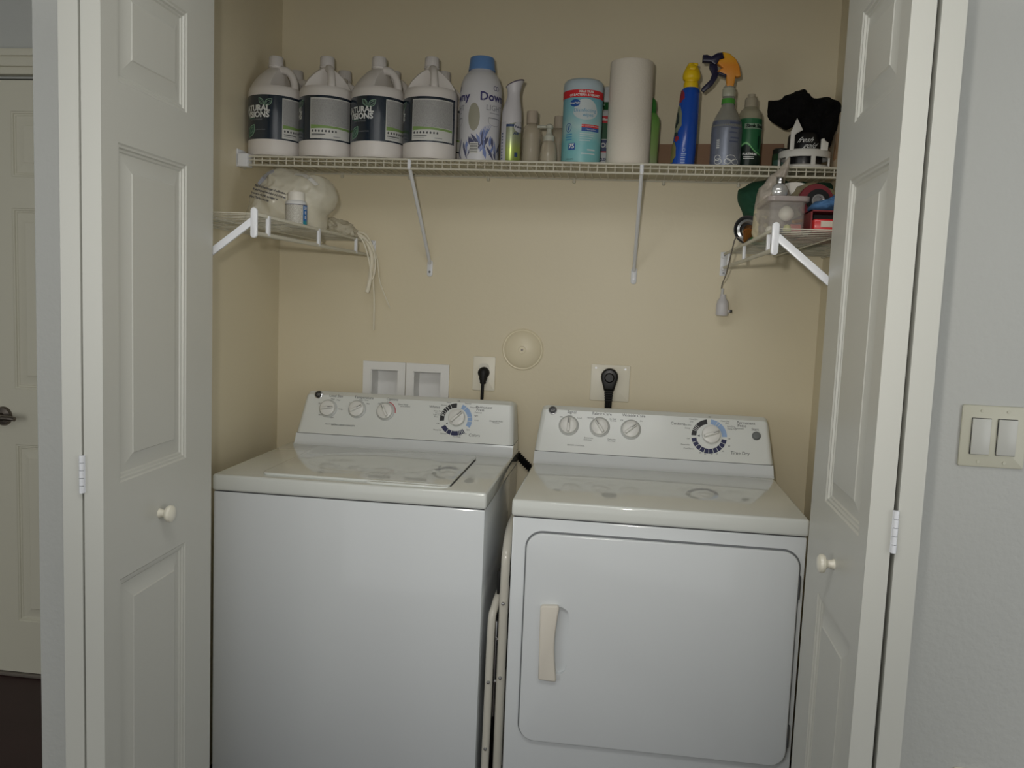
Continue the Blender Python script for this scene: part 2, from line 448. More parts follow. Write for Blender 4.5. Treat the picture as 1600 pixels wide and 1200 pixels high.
# hall door: six raised panels
d1 = thing('door_1', 'white six-panel hall door with a nickel lever, beyond the closet', 'door', (DX0, DY, 0.015), kind='structure')
P6 = []
for x0, x1 in ((0.115, 0.345), (0.417, 0.647)):
    P6 += [(x0, x1, 0.185, 0.81), (x0, x1, 1.0, 1.607), (x0, x1, 1.708, 1.922)]
dw = DX1 - DX0
panel_slab(dw, DZ - 0.015, 0.035, P6).build('door_slab', HALLD, d1, smooth=20, fix=False)
lv = MB()
lv.lathe([(0.033, 0), (0.033, 0.004), (0.029, 0.010), (0.012, 0.012), (0.011, 0.038)], 28, M=Matrix.Rotation(PI / 2, 3, 'X'))
lv.tube([(0, -0.042, 0), (0.02, -0.046, 0.0), (0.05, -0.046, 0.001), (0.075, -0.045, -0.001)], 0.009, 10, sub=3, rr=[0.011, 0.010, 0.009, 0.008])
lv.xf(lambda v: v + Vector((0.072, 0, 0.905)))
lv.build('door_lever', NICKEL, d1)

# closet bifold doors, folded open into the room
LL = 0.42; LZ0 = 0.012; LH = 2.03
def bifold(name, label, side, near, ang, gap, lean=0.0):
    # side -1: left door (its face looks to +x), side +1: right door (face looks to -x)
    T_ = 0.035
    root = thing(name, label, 'door', (near[0], near[1], 0), kind='structure')
    pan = [(0.051, LL - 0.119, 0.20 - LZ0, 0.852 - LZ0), (0.051, LL - 0.119, 1.030 - LZ0, 1.628 - LZ0), (0.051, LL - 0.119, 1.730 - LZ0, 1.924 - LZ0)]
    dirv = Vector((math.sin(ang), math.cos(ang), 0)); out = Vector((-dirv.y, dirv.x, 0)) * (1 if side < 0 else -1)
    def place(mb, off):
        def f(v): return dirv * v.x + out * (v.y + off) + Vector((0, 0, v.z + LZ0))
        return mb.xf(f)
    for k, off in enumerate((0.0, T_ + gap)):
        mb = panel_slab(LL, LH, T_, pan)
        if k == 1:   # the leaf folded behind shows its panels on the far side
            mb.xf(lambda v: Vector((v.x, T_ - v.y, v.z)))
        place(mb, off).build('door_leaf', DOORW, root, smooth=20)
    for zc in (1.055, 1.975, 0.22):
        hb = MB()
        y0 = T_ + gap / 2
        for q in range(5):
            z = zc - 0.033 + q * 0.0134
            hb.cyl((-0.004, y0, z - LZ0), (-0.004, y0, z + 0.0124 - LZ0), 0.0042, 12)
        hb.box(-0.0008, 0.0, y0 - 0.0045, y0 + 0.0045, zc - 0.033 - LZ0, zc + 0.033 - LZ0)
        place(hb, 0).build('hinge', BRKT, root)
    kb = MB()
    kb.lathe([(0.0095, 0.0), (0.0095, 0.002), (0.0078, 0.006), (0.0072, 0.011), (0.009, 0.014), (0.0155, 0.0165), (0.0172, 0.021), (0.0160, 0.0255), (0.0115, 0.0285), (0.004, 0.0298)], 28, M=Matrix.Rotation(PI / 2, 3, 'X'))
    kb.xf(lambda v: v + Vector((0.193, 0, 0.940 - LZ0)))
    place(kb, 0).build('door_knob', mat('knob_cream', srgb(226, 222, 206), 0.3, coat=0.4), root)
    return root
bifold('door_2', 'white bifold closet door folded open beside the washer', -1, (0.2384, -1.345), -0.031, 0.004)
bifold('door_3', 'white bifold closet door folded open beside the dryer', 1, (1.5076, -1.345), 0.017, 0.007)
# head track of the bifold doors
struct(MB().box(0.13, 1.62, -0.975, -0.945, 2.048, 2.07).build('trim_3', BRKT, smooth=0), 'white head track of the bifold doors')

# light switch on the right wall and outlet below it
sw = thing('light_switch', 'ivory double rocker light switch on the grey wall right of the closet', 'light switch', (1.8105, YO, 1.1675))
MB().prism(rrect(-0.058, 0.058, -0.058, 0.058, 0.004), -0.0055, 0, bev=0.0025).build('wall_plate', IVORY, sw)
ROCK = mat('rocker_white', srgb(205, 205, 198), 0.3)
for cx in (-0.023, 0.023):
    MB().prism(rrect(cx - 0.0175, cx + 0.0175, -0.0345, 0.0345, 0.001), -0.0062, -0.0052, bev=0.0004).build('rocker_frame', SEAM, sw)
    r_ = MB().box(cx - 0.0165, cx + 0.0165, -0.010, -0.006, -0.0335, 0.0335, 0.001)
    r_.xf(lambda v: Vector((v.x, v.y - 0.0006 * (1 if v.z > 0 else -1) * (abs(v.z) / 0.0335) * (1 if cx > 0 else -1), v.z)))
    r_.build('rocker', ROCK, sw)
    for sz in (-0.048, 0.048):
        MB().cyl((cx, -0.005, sz), (cx, -0.0068, sz), 0.003, 12).build('screw', IVORY, sw)
ou = thing('wall_outlet', 'almond outlet plate low on the grey wall below the switch', 'outlet', (1.834, YO, 0.460))
MB().prism(rrect(-0.036, 0.036, -0.058, 0.058, 0.004), -0.0055, 0, bev=0.0025).build('wall_plate', PLATE, ou)
for sz in (-0.02, 0.02): MB().prism(rrect(-0.017, 0.017, sz - 0.014, sz + 0.014, 0.012), -0.008, -0.005).build('socket', PLATE, ou)

# ------------------------------------------------------------------ back wall fittings
wb = thing('washer_outlet_box', 'white twin washing machine outlet box set in the wall behind the washer', 'outlet box', (0.4283, 0, 1.06))
b = MB()
x0, x1 = -0.1425, 0.1425; z0, z1 = -0.05, 0.1085
hx = [(h[0] - 0.4283, h[1] - 0.4283) for h in H]; hz = (HZ[0] - 1.06, HZ[1] - 1.06)
def frame(xa, xb, ha, hb):
    for q in ((xa, ha, z0, z1), (hb, xb, z0, z1), (ha, hb, hz[1], z1), (ha, hb, z0, hz[0])):
        b.box(q[0], q[1], -0.010, 0.0, q[2], q[3])
frame(x0, -0.0015, *hx[0]); frame(0.0015, x1, *hx[1])
for ha, hb in hx:   # recessed tray
    b.box(ha, ha + 0.002, -0.006, 0.073, hz[0], hz[1]); b.box(hb - 0.002, hb, -0.006, 0.073, hz[0], hz[1])
    b.box(ha, hb, -0.006, 0.073, hz[1] - 0.002, hz[1]); b.box(ha, hb, -0.006, 0.073, hz[0], hz[0] + 0.002); b.box(ha, hb, 0.071, 0.0735, hz[0], hz[1])
b.build('box_frame', WBOX, wb, smooth=0)
vc = thing('vent_cover', 'round cream blank cover on the wall above the gap between the machines', 'wall cover', (0.805, 0, 1.229))
b = MB().lathe([(0.066, 0), (0.066, 0.003), (0.0625, 0.006), (0.0595, 0.0055), (0.058, 0.007), (0.050, 0.014), (0.030, 0.021), (0.012, 0.0235), (0.0105, 0.0215), (0.004, 0.0215)], 48, M=Matrix.Rotation(PI / 2, 3, 'X'))
b.build('cover_disc', mat('cover_cream', srgb(236, 226, 198), 0.35), vc)
MB().cyl((0, -0.0215, 0), (0, -0.0245, 0), 0.0035, 12).build('screw', NICKEL, vc)
o1 = thing('wall_outlet', 'small almond outlet plate behind the washer, holding a slim black plug', 'outlet', (0.6835, 0, 1.1465))
MB().prism(rrect(-0.0365, 0.0365, -0.055, 0.055, 0.004), -0.0055, 0, bev=0.0025).build('wall_plate', PLATE, o1)
for sz in (-0.019, 0.019): MB().prism(rrect(-0.017, 0.017, sz - 0.014, sz + 0.014, 0.012), -0.0075, -0.005).build('socket', PLATEW, o1)
MB().cyl((0, -0.005, 0.0), (0, -0.009, 0.0), 0.003, 10).build('screw', PLATEW, o1)
pc = thing('power_cord', 'slim black cord plugged in behind the washer', 'cord', (0.6845, -0.008, 1.150))
b = MB().lathe([(0.0175, 0), (0.0185, 0.004), (0.0180, 0.016), (0.012, 0.024), (0.004, 0.027)], 20, M=Matrix.Rotation(PI / 2, 3, 'X'))
b.build('plug', BLACKR, pc)
b = MB().tube([(0, -0.013, -0.003), (0, -0.016, -0.02), (0, -0.018, -0.035)], 0.012, 12, sub=3, rr=[0.0155, 0.013, 0.010, 0.008])
b.build('strain_relief', BLACKR, pc)
MB().tube([(0, -0.018, -0.03), (-0.001, -0.018, -0.06), (-0.002, -0.014, -0.10), (-0.006, 0.000, -0.30)], 0.0052, 8, sub=4).build('cord', BLACKR, pc)
o2 = thing('wall_outlet', 'large square almond plate behind the dryer with a heavy black plug', 'outlet', (1.0855, 0, 1.137))
MB().prism(rrect(-0.0615, 0.0615, -0.0575, 0.0575, 0.004), -0.0055, 0, bev=0.0025).build('wall_plate', PLATE, o2)
for sx in (-0.046, 0.046):
    MB().cyl((sx, -0.005, 0.046), (sx, -0.0075, 0.046), 0.0035, 12).build('screw', CHROME, o2)
pd = thing('power_cord', 'thick black dryer cord with a round angled plug', 'cord', (1.0835, -0.006, 1.150))
b = MB().prism([(0.027 * math.cos(a), 0.008 + 0.027 * math.sin(a)) for a in [math.radians(q) for q in range(-20, 201, 20)]] + [(-0.020, -0.018), (-0.016, -0.034), (0.016, -0.034), (0.020, -0.018)], -0.030, 0.0, bev=0.006, seg=3)
b.lathe([(0.0155, 0.028), (0.0155, 0.034), (0.012, 0.037)], 20, M=Matrix.Rotation(PI / 2, 3, 'X'), c=(0, 0, 0.006))
b.build('plug', BLACKP, pd)
b = MB()
for k in range(5): b.box(-0.0145 + k * 0.0006, 0.0145 - k * 0.0006, -0.028, -0.004, -0.038 - k * 0.0075, -0.0335 - k * 0.0075, 0.002)
b.build('strain_relief', BLACKR, pd)
b = MB()
for k in (-1, 0, 1): b.tube([(k * 0.0065, -0.016, -0.04), (k * 0.0065, -0.016, -0.075), (k * 0.0065, -0.012, -0.12), (k * 0.0065, -0.004, -0.30)], 0.0045, 8, sub=3)
b.build('cord', BLACKR, pd)

# ------------------------------------------------------------------ washer and dryer
def console(root, xa, xb, xta, xtb, yb, zj, split, face_bot, face_top, yback, R0=0.018):
    """slanted control panel; returns a mapper (x, v) -> point on its face"""
    prof = [(yb - 0.014, zj - 0.0005), (yb - 0.006, zj + 0.003), (yb, zj + 0.010), (split[0], split[1])]
    lo = MB(); n = len(prof)
    base = prof + [(yback, split[1]), (yback, zj - 0.0005)]
    lo.prism([(y, z) for y, z in base], xa, xb, plane='yz')
    lo.build('console_base', APPL, root)
    # face panel
    pr = [(face_bot[0], face_bot[1]), (face_top[0], face_top[1])]
    for k in range(1, 7):
        a = k / 6 * math.radians(105)
        pr.append((face_top[0] + 0.018 * math.sin(a) * 1.0 + 0.003 * k / 6, face_top[1] + 0.010 * math.sin(min(a, PI / 2)) - 0.004 * max(0, k - 4) / 2))
    pr += [(yback, face_top[1] + 0.004), (yback, face_bot[1])]
    mb = MB()
    sl = [(xa, 0.0)]
    m2 = 16; sections = []
    # sections across x; the ends round over towards the top corners
    L = face_top[1] - face_bot[1]
    def section(x, inset, t):
        out = []
        for y, z in pr:
            k = (z - face_bot[1]) / L
            out.append((x, min(y + inset * 1.0, yback), face_bot[1] + (z - face_bot[1]) * (1 - t)))
        return out
    xs_ = []
    for k in range(7):
        a = PI / 2 * k / 6; xs_.append((xa + 0.016 * (1 - math.sin(a)), 0.010 * (1 - math.cos(PI / 2 - a)) * 0 + 0.012 * (1 - math.sin(a)), 0.10 * (1 - math.sin(a))))
    xs_ = [(xa + 0.016 * (1 - math.cos(PI / 2 * k / 6)), 0.012 * (1 - math.sin(PI / 2 * k / 6)), 0.10 * (1 - math.sin(PI / 2 * k / 6))) for k in range(7)]
    ys_ = [(xb - (x - xa), i, t) for x, i, t in reversed(xs_)]
    secs = [section(*q) for q in xs_ + ys_]
    vs = []
    for S_ in secs:
        for x, y, z in S_:
            k = min(1, max(0, (z - face_bot[1]) / L))
            cx = (x - xa) / (xb - xa)
            xx = (xa + (xta - xa) * k) * (1 - cx) + (xb + (xtb - xb) * k) * cx
            vs.append((xx, y, z))
    m_ = len(pr); fs = []
    for i in range(len(secs) - 1):
        for k in range(m_): fs.append((i * m_ + k, i * m_ + (k + 1) % m_, (i + 1) * m_ + (k + 1) % m_, (i + 1) * m_ + k))
    fs.append(tuple(range(m_))); fs.append(tuple((len(secs) - 1) * m_ + k for k in reversed(range(m_))))
    mb.add(vs, fs)
    c = mb.build('console', APPL2, root, smooth=30)
    fb = Vector((0, face_bot[0], face_bot[1])); ft = Vector((0, face_top[0], face_top[1]))
    dv = (ft - fb).normalized(); nrm = Vector((0, -dv.z, dv.y))
    def at(x, z, off=0.0):
        q = fb + dv * ((z - fb.z) / dv.z) + nrm * off; return Vector((x, q.y, q.z))
    return c, at, dv, nrm
def printed(at_, dv, geo, cx, cz, mb, mi, off=0.0006):
    o = at_(cx, cz, off); vs, fs = geo
    mb.add([o + Vector((u, 0, 0)) + dv * v for u, v in vs], fs, mi)
def arc2d(a0, a1, r0, r1):
    n = max(2, int(abs(a1 - a0) / 6)); vs = []
    for k in range(n + 1):
        a = math.radians(a0 + (a1 - a0) * k / n); vs += [(r0 * math.sin(a), r0 * math.cos(a)), (r1 * math.sin(a), r1 * math.cos(a))]
    return vs, [(2 * k, 2 * k + 1, 2 * k + 3, 2 * k + 2) for k in range(n)]
def knob(parent, at_, dv, nrm, x, z, r, ang, big=False, skirt=True):
    M = Matrix((Vector((1, 0, 0)), dv, nrm)).transposed()
    o = at_(x, z, 0.0)
    mb = MB()
    if skirt: mb.lathe([(r * 1.22, 0), (r * 1.22, 0.0015), (r * 1.12, 0.003), (r * 1.02, 0.0035)], 36, mi=1)
    mb.lathe([(r, 0.003), (r, 0.011), (r * 0.97, 0.0135), (r * 0.90, 0.0145), (r * 0.5, 0.0148), (0.001, 0.0150)], 36, mi=0)
    g = MB().box(-r * 0.20, r * 0.20, -r * 0.90, r * 0.90, 0.012, 0.024 if not big else 0.026, 0.003, mi=0)
    g.xf(lambda v: Vector((v.x * (1 - 0.25 * (v.z - 0.012) / 0.012), v.y * (1 - 0.10 * (v.z - 0.012) / 0.012), v.z)))
    g.box(-0.0008, 0.0008, r * 0.2, r * 0.85, 0.0235 if not big else 0.0255, 0.0245 if not big else 0.0265, mi=2)
    a = -math.radians(ang)
    g.xf(lambda v: Matrix.Rotation(a, 3, 'Z') @ v); mb.join(g)
    mb.xf(lambda v: o + M @ v)
    return mb.build('knob', [KNOBW, mat('knob_skirt', srgb(190, 192, 190), 0.3), INK], parent)
def badge(parent, at_, dv, nrm, x, z):
    M = Matrix((Vector((1, 0, 0)), dv, nrm)).transposed(); o = at_(x, z, 0)
    mb = MB().lathe([(0.0125, 0), (0.0125, 0.002), (0.0105, 0.003)], 28, mi=0); mb.lathe([(0.0103, 0.0028), (0.0100, 0.0034)], 28, mi=1)
    mb.xf(lambda v: o + M @ v)
    vs, fs = text_geo('GE', 0.0105, shear=0.3)
    mb.add([o + M @ Vector((u, v, 0.0037)) for u, v in vs], fs, 2)
    mb.build('badge', [CHROME, INKB, mat('badge_silver', srgb(170, 170, 168), 0.3)], parent)

def chassis(root, x0, x1, y0, yb, ztop, zband, zjoint_y):
    b = MB(); b.box(x0 + 0.003, x1 - 0.003, y0 + 0.004, yb, 0.012, zband - 0.002, 0.004)
    b.build('cabinet', APPL, root)
    b = MB(); b.box(x0 + 0.006, x1 - 0.006, y0 + 0.007, yb - 0.004, zband - 0.004, zband + 0.004)
    b.build('seam_gasket', SEAM, root, smooth=0)
    b = MB(); b.box(x0, x1, y0, yb, zband, ztop, 0.007, 3)
    top = b.build('top_panel', DECK, root)
    for sx in (x0 + 0.05, x1 - 0.05):
        for sy in (y0 + 0.06, yb - 0.06):
            MB().lathe([(0.018, 0), (0.018, 0.008), (0.010, 0.010), (0.010, 0.02)], 16, c=(sx, sy, 0.0)).build('levelling_foot', BLACKR, root)
    return top

# ---- washer
WX0, WX1, WY0 = 0.1010, 0.8085, -0.675
ws = thing('washing_machine', 'white top-load washing machine with four knobs, left of the dryer', 'washing machine', (0.4655, -0.35, 0))
def loc(o, root):   # children given in world coordinates
    return o
WS = Matrix.Translation(-Vector((0.4655, -0.35, 0)))
def shift_children(root):
    off = root.location.copy()
    for ch in root.children:
        ch.data.transform(Matrix.Translation(-off))
        for g in ch.children: g.data.transform(Matrix.Translation(-off))
chassis(ws, WX0, WX1, WY0, -0.03, 0.914, 0.872, -0.175)
# lid: rounded panel with a raised lip and finger pull at the front right
ld = MB()
out = rrect(0.2185, 0.7085, -0.645, -0.225, 0.02, 5)
ld.prism(out, 0.9135, 0.9205, plane='xy', bev=0.0028, seg=3)
lid = ld.build('lid', DECK, ws)
b = MB().prism([(0.50, -0.651), (0.515, -0.657), (0.690, -0.657), (0.706, -0.645), (0.700, -0.640), (0.50, -0.6455)], 0.9135, 0.9185, plane='xy', bev=0.0015)
b.build('finger_lip', DECK, lid)
n = 44; ringv = [(0.455 + 0.17 * math.cos(2 * PI * k / n), -0.425 + 0.13 * math.sin(2 * PI * k / n)) for k in range(n)]
b = MB(); vs = []
for rr_, zz in ((1.0, 0.9206), (0.96, 0.9213), (0.5, 0.9216), (0.05, 0.9218)):
    vs += [(0.455 + 0.185 * rr_ * math.cos(2 * PI * k / n), -0.425 + 0.150 * rr_ * math.sin(2 * PI * k / n), zz) for k in range(n)]
b.add(vs, [(i * n + k, i * n + (k + 1) % n, (i + 1) * n + (k + 1) % n, (i + 1) * n + k) for i in range(3) for k in range(n)] + [tuple(3 * n + k for k in range(n))])
b.build('lid_dome', DECK, lid, smooth=60)
MB().box(0.7055, 0.7115, -0.628, -0.262, 0.9125, 0.9155, 0.001).build('lid_gap', SEAM, ws)
c, at, dv, nrm = console(ws, 0.1235, 0.8075, 0.140, 0.800, -0.175, 0.914, (-0.166, 0.9455), (-0.168, 0.9475), (-0.128, 1.064), -0.055)
MB().box(0.126, 0.805, -0.163, -0.06, 0.9450, 0.9480).build('console_seam', SEAM, ws, smooth=0)
for x, z, a in ((0.2175, 1.0235, 80), (0.3105, 1.0265, 60), (0.4010, 1.0245, -30)): knob(c, at, dv, nrm, x, z, 0.0235, a)
knob(c, at, dv, nrm, 0.6275, 1.0185, 0.0255, 45, True, skirt=False)
badge(c, at, dv, nrm, 0.1805, 1.0640)
pr = MB(); PT = lambda t, x, z, s, mi=0, **k: printed(at, dv, text_geo(t, s, **k), x, z, pr, mi)
def P_(geo, x, z, mi): printed(at, dv, geo, x, z, pr, mi)
PT('Load Size', 0.238, 1.0625, 0.0115); PT('Temperature', 0.328, 1.0625, 0.0115); PT('Options', 0.419, 1.0620, 0.0115)
PT('Wash / Rinse', 0.328, 1.0550, 0.0055)
for t, x, z in (('Med', 0.228, 1.053), ('Med', 0.247, 1.0505), ('Small', 0.190, 1.038), ('Large', 0.258, 1.024), ('Super', 0.232, 0.998), ('Mini', 0.194, 1.003),
                ('Cold', 0.289, 1.044), ('Cold', 0.318, 1.0500), ('Warm', 0.318, 1.0455), ('Hot', 0.343, 1.045), ('Off', 0.379, 1.047), ('On', 0.389, 1.050), ('On', 0.406, 1.053)): PT(t, x, z, 0.0062)
PT('Extra Rinse', 0.455, 1.0485, 0.0068); PT('fabric softener', 0.462, 1.0430, 0.0055)
P_(arc2d(15, 95, 0.0300, 0.0330), 0.4010, 1.0245, 4)
PT('HEAVY DUTY ', 0.232, 0.977, 0.0058); PT('EXTRA LARGE CAPACITY', 0.272, 0.976, 0.0066, bold=0.0001)
PT('Whites', 0.5545, 1.0465, 0.0115); PT('Permanent', 0.7085, 1.0535, 0.0115); PT('Press', 0.6975, 1.0450, 0.0115); PT('Delicates', 0.692, 1.0370, 0.006)
PT('Colors', 0.686, 0.9700, 0.0125)
PT('Dispensall Mode', 0.749, 1.0150, 0.0062); PT('Balanced', 0.749, 1.0105, 0.0055)
RC = (0.6245, 1.0135)
RG = [None]
def ringseg(a0, a1, mi, gaps=(), r0=0.0365, r1=0.0505):
    cuts = [a0] + [g for g in gaps] + [a1]; cuts.sort()
    for s0, s1 in zip(cuts, cuts[1:]): printed(at, dv, arc2d(s0 + 1.0, s1 - 1.0, r0, r1), RC[0], RC[1], RG[0], mi - 1)
RG[0] = MB(); ringseg(261, 360, 1, (283, 287.5, 294, 302, 312, 322, 335)); ringseg(19, 119, 3, (36, 78, 95)); ringseg(140, 240, 2, (146, 152, 159, 165, 195, 213))
RG[0].build('dial_scale', [INKB, NAVY, SKY], c, smooth=0, fix=False)
P_(poly2d([(-0.003, -0.0), (0.0035, 0.001), (0.001, 0.006)]), 0.5975, 0.9985, 1)
for t, x, z in (('Heavy', 0.598, 1.0625), ('Normal', 0.583, 1.0535), ('Heavy Soil', 0.5655, 1.0350), ('Normal', 0.5680, 1.0290), ('Light Soil', 0.5640, 1.0240), ('Rinse', 0.5620, 1.0180), ('Off', 0.570, 0.998),
                ('Heavy Soil', 0.570, 0.9795), ('Normal', 0.590, 0.9700), ('Pre-Wash', 0.632, 0.9630), ('Soak', 0.640, 0.9690), ('Rinse', 0.655, 0.9740), ('Spin', 0.665, 0.9850),
                ('Off', 0.628, 1.068), ('Normal', 0.658, 1.062), ('Heavy Soil', 0.677, 1.052), ('Light', 0.686, 1.028), ('Knits', 0.689, 1.014)): PT(t, x, z, 0.0060)
pr.build('printed_markings', [INK, INKB, NAVY, SKY, INKRED], c, smooth=0, fix=False)
shift_children(ws)

# ---- dryer
DXa, DXb, DYf = 0.8765, 1.5625, -0.718
dr = thing('clothes_dryer', 'white clothes dryer with a rounded front door, right of the washer', 'dryer', (1.2195, -0.40, 0))
chassis(dr, DXa, DXb, DYf, -0.10, 0.914, 0.873, -0.24)
door_o = rrect(0.9165, 1.5460, 0.3225, 0.8375, 0.038, 8)
gm = MB().prism(rrect(0.9125, 1.5500, 0.3185, 0.8415, 0.042, 8), DYf + 0.0035, DYf + 0.006, bev=0)
gm.build('door_gasket', mat('gasket_grey', srgb(120, 123, 126), 0.5), dr, smooth=0)
dd = MB().prism(door_o, DYf - 0.008, DYf + 0.004, bev=0.0035, seg=3).build('door', APPL, dr)
cut = MB().prism([(0.985, 0.496), (1.012, 0.497), (1.022, 0.506), (1.025, 0.52), (1.0255, 0.64), (1.021, 0.655), (1.010, 0.662), (0.985, 0.663)], DYf - 0.03, DYf + 0.0030).build('cut', APPL, dr)
bool_diff(dd, cut)
hd = MB()
hv = []; n_ = 14
outl = [(0.9595, 0.4865), (0.963, 0.4835), (1.000, 0.4825), (1.0025, 0.486)]
for k in range(n_ + 1):
    t = k / n_; z = 0.49 + (0.662 - 0.49) * t; outl.append((1.002 - 0.0075 * math.sin(PI * t), z))
outl += [(1.000, 0.667), (0.997, 0.6695), (0.961, 0.667), (0.957, 0.663)]
hd.prism(outl, DYf - 0.022, DYf - 0.006, bev=0.004, seg=3)
hd.build('door_handle', mat('handle_ivory', srgb(224, 218, 206), 0.4), dd)
for z in (0.755, 0.397):
    b = MB().cyl((1.5480, DYf - 0.003, z - 0.027), (1.5480, DYf - 0.003, z + 0.027), 0.0035, 10)
    b.box(1.5455, 1.5505, DYf - 0.003, DYf + 0.004, z - 0.024, z + 0.024); b.build('hinge', STEEL, dr)
c, at, dv, nrm = console(dr, 0.8775, 1.5615, 0.890, 1.5470, -0.236, 0.914, (-0.222, 0.9455), (-0.224, 0.9475), (-0.182, 1.066), -0.110)
MB().box(0.880, 1.559, -0.219, -0.115, 0.9445, 0.9485).build('console_seam', SEAM, dr, smooth=0)
for x, z, a in ((0.9735, 1.0225, 0), (1.0645, 1.0235, -33), (1.1550, 1.0215, 50)): knob(c, at, dv, nrm, x, z, 0.0245, a)
knob(c, at, dv, nrm, 1.3850, 1.0200, 0.0260, 70, True, skirt=False)
badge(c, at, dv, nrm, 0.9230, 1.0630)
M = Matrix((Vector((1, 0, 0)), dv, nrm)).transposed(); o_ = at(1.5130, 1.0245, 0)
b = MB().lathe([(0.0125, 0), (0.0125, 0.0015), (0.011, 0.003)], 28, mi=0); b.lathe([(0.0105, 0.003), (0.0105, 0.006), (0.009, 0.0075), (0.002, 0.008)], 28, mi=0)
b.xf(lambda v: o_ + M @ v); b.build('start_button', mat('button_grey', srgb(110, 114, 114), 0.4), c)
pr = MB()
PT('Signal', 0.980, 1.0610, 0.0120); PT('Fabric Care', 1.069, 1.0610, 0.0120); PT('Wrinkle Care', 1.162, 1.0610, 0.0120)
for t, x, z in (('Off', 0.949, 1.046), ('Signal', 0.975, 1.0505), ('Loud', 1.004, 1.046), ('Normal', 1.036, 1.048), ('Med', 1.057, 1.049), ('Air Fluff', 1.101, 1.048), ('no heat', 1.103, 1.0435),
                ('Off', 1.127, 1.046), ('On', 1.184, 1.047), ('Extra Low', 1.034, 0.991), ('Delicates', 1.031, 0.9855), ('Delicates', 1.101, 0.991), ('low heat', 1.101, 0.986)): PT(t, x, z, 0.0062)
PT('SENSOR CONTROL', 0.998, 0.9680, 0.0058)
PT('Cottons', 1.2900, 1.0460, 0.0125); PT('Permanent', 1.4830, 1.0580, 0.0118); PT('Press', 1.4720, 1.0500, 0.0118); PT('Automatic', 1.4650, 1.0420, 0.006)
PT('Time Dry', 1.4680, 0.9740, 0.0135); PT('Start', 1.5090, 1.0420, 0.0105)
RC = (1.3800, 1.0155)
RG[0] = MB(); ringseg(270, 352, 1, (291, 297, 303, 310)); ringseg(4, 90, 3, (28, 38)); ringseg(98, 262, 2, [98 + 16.4 * k for k in range(1, 10)])
RG[0].build('dial_scale', [INKB, NAVY, SKY], c, smooth=0, fix=False)
P_(poly2d([(-0.004, 0.0), (0.003, -0.003), (0.003, 0.0035)]), 1.3505, 1.0155, 1)
for t, x, z in (('More Dry', 1.334, 1.0605), ('Dry', 1.329, 1.0540), ('Less Dry', 1.317, 1.0440), ('Damp', 1.318, 1.0350), ('Off', 1.321, 1.006), ('Dewrinkle', 1.313, 0.9890), ('Cool Down', 1.323, 0.9785),
                ('More Dry', 1.424, 1.060), ('Dry', 1.430, 1.054), ('Less Dry', 1.441, 1.046), ('Damp Dry', 1.444, 1.0395), ('Off', 1.436, 1.0120), ('80', 1.437, 0.992), ('20', 1.356, 0.969), ('30', 1.370, 0.966), ('40', 1.388, 0.966), ('50', 1.403, 0.969), ('60', 1.420, 0.977), ('Off', 1.380, 1.0695)): PT(t, x, z, 0.0060)
pr.build('printed_markings', [INK, INKB, NAVY, SKY, INKRED], c, smooth=0, fix=False)
shift_children(dr)

# ---- hose between the machines
b = MB(); pts = []; path = [(0.770, -0.012, 0.925), (0.800, -0.014, 0.895), (0.835, -0.016, 0.862), (0.872, -0.018, 0.828), (0.905, -0.020, 0.780), (0.915, -0.020, 0.60), (0.915, -0.020, 0.03)]
b.tube(path, 0.0115, 14, sub=12, rr=None)
N_ = 14; rings_ = len(b.v) // N_
for i in range(rings_):
    cc = sum((Vector(b.v[i * N_ + k]) for k in range(N_)), Vector()) / N_
    q = 0.78 if i % 2 else 1.22
    for k in range(N_): b.v[i * N_ + k] = tuple(cc + (Vector(b.v[i * N_ + k]) - cc) * q)
tag(b.build('drain_hose', BLACKR), 'black ribbed hose in the gap between washer and dryer', 'hose')

# ---- folding step stool stored in the gap
st = thing('step_stool', 'folded cream metal step stool standing between washer and dryer', 'step stool', (0.842, -0.62, 0))
def rel(pts): return [(x - 0.842, y + 0.62, z) for x, y, z in pts]
MB().tube(rel([(0.857, -0.640, 0.012), (0.857, -0.640, 0.42), (0.857, -0.635, 0.70), (0.857, -0.615, 0.765), (0.857, -0.56, 0.80), (0.857, -0.45, 0.81), (0.857, -0.34, 0.81), (0.857, -0.27, 0.78), (0.857, -0.25, 0.70), (0.857, -0.25, 0.02)]), 0.0115, 14, sub=5).build('main_frame', CREAM, st)
MB().tube(rel([(0.826, -0.655, 0.012), (0.828, -0.652, 0.35), (0.829, -0.648, 0.57), (0.833, -0.630, 0.612), (0.838, -0.590, 0.635), (0.838, -0.45, 0.64), (0.835, -0.34, 0.64), (0.834, -0.31, 0.60), (0.834, -0.31, 0.02)]), 0.0100, 14, sub=5).build('front_legs', CREAM, st)
MB().box(-0.0035, 0.0005, -0.02, 0.0, 0.33, 0.58, 0.001).build('link_bar', CHROME, st)
MB().box(-0.006, 0.0, -0.01, 0.26, 0.35, 0.50, 0.002).build('step_tread', BLACKR, st)
MB().box(-0.008, -0.001, 0.01, 0.28, 0.585, 0.70, 0.002).build('step_tread', BLACKR, st)
for x, y, z in ((0.857, -0.652, 0.632), (0.857, -0.652, 0.440), (0.828, -0.662, 0.255), (0.829, -0.662, 0.43), (0.845, -0.640, 0.535), (0.843, -0.640, 0.425)):
    MB().lathe([(0.0045, -0.002), (0.0045, 0.002), (0.003, 0.004), (0.0005, 0.0048)], 14, M=Matrix.Rotation(PI / 2, 3, 'X'), c=rel([(x, y, z)])[0]).build('rivet', CHROME, st)

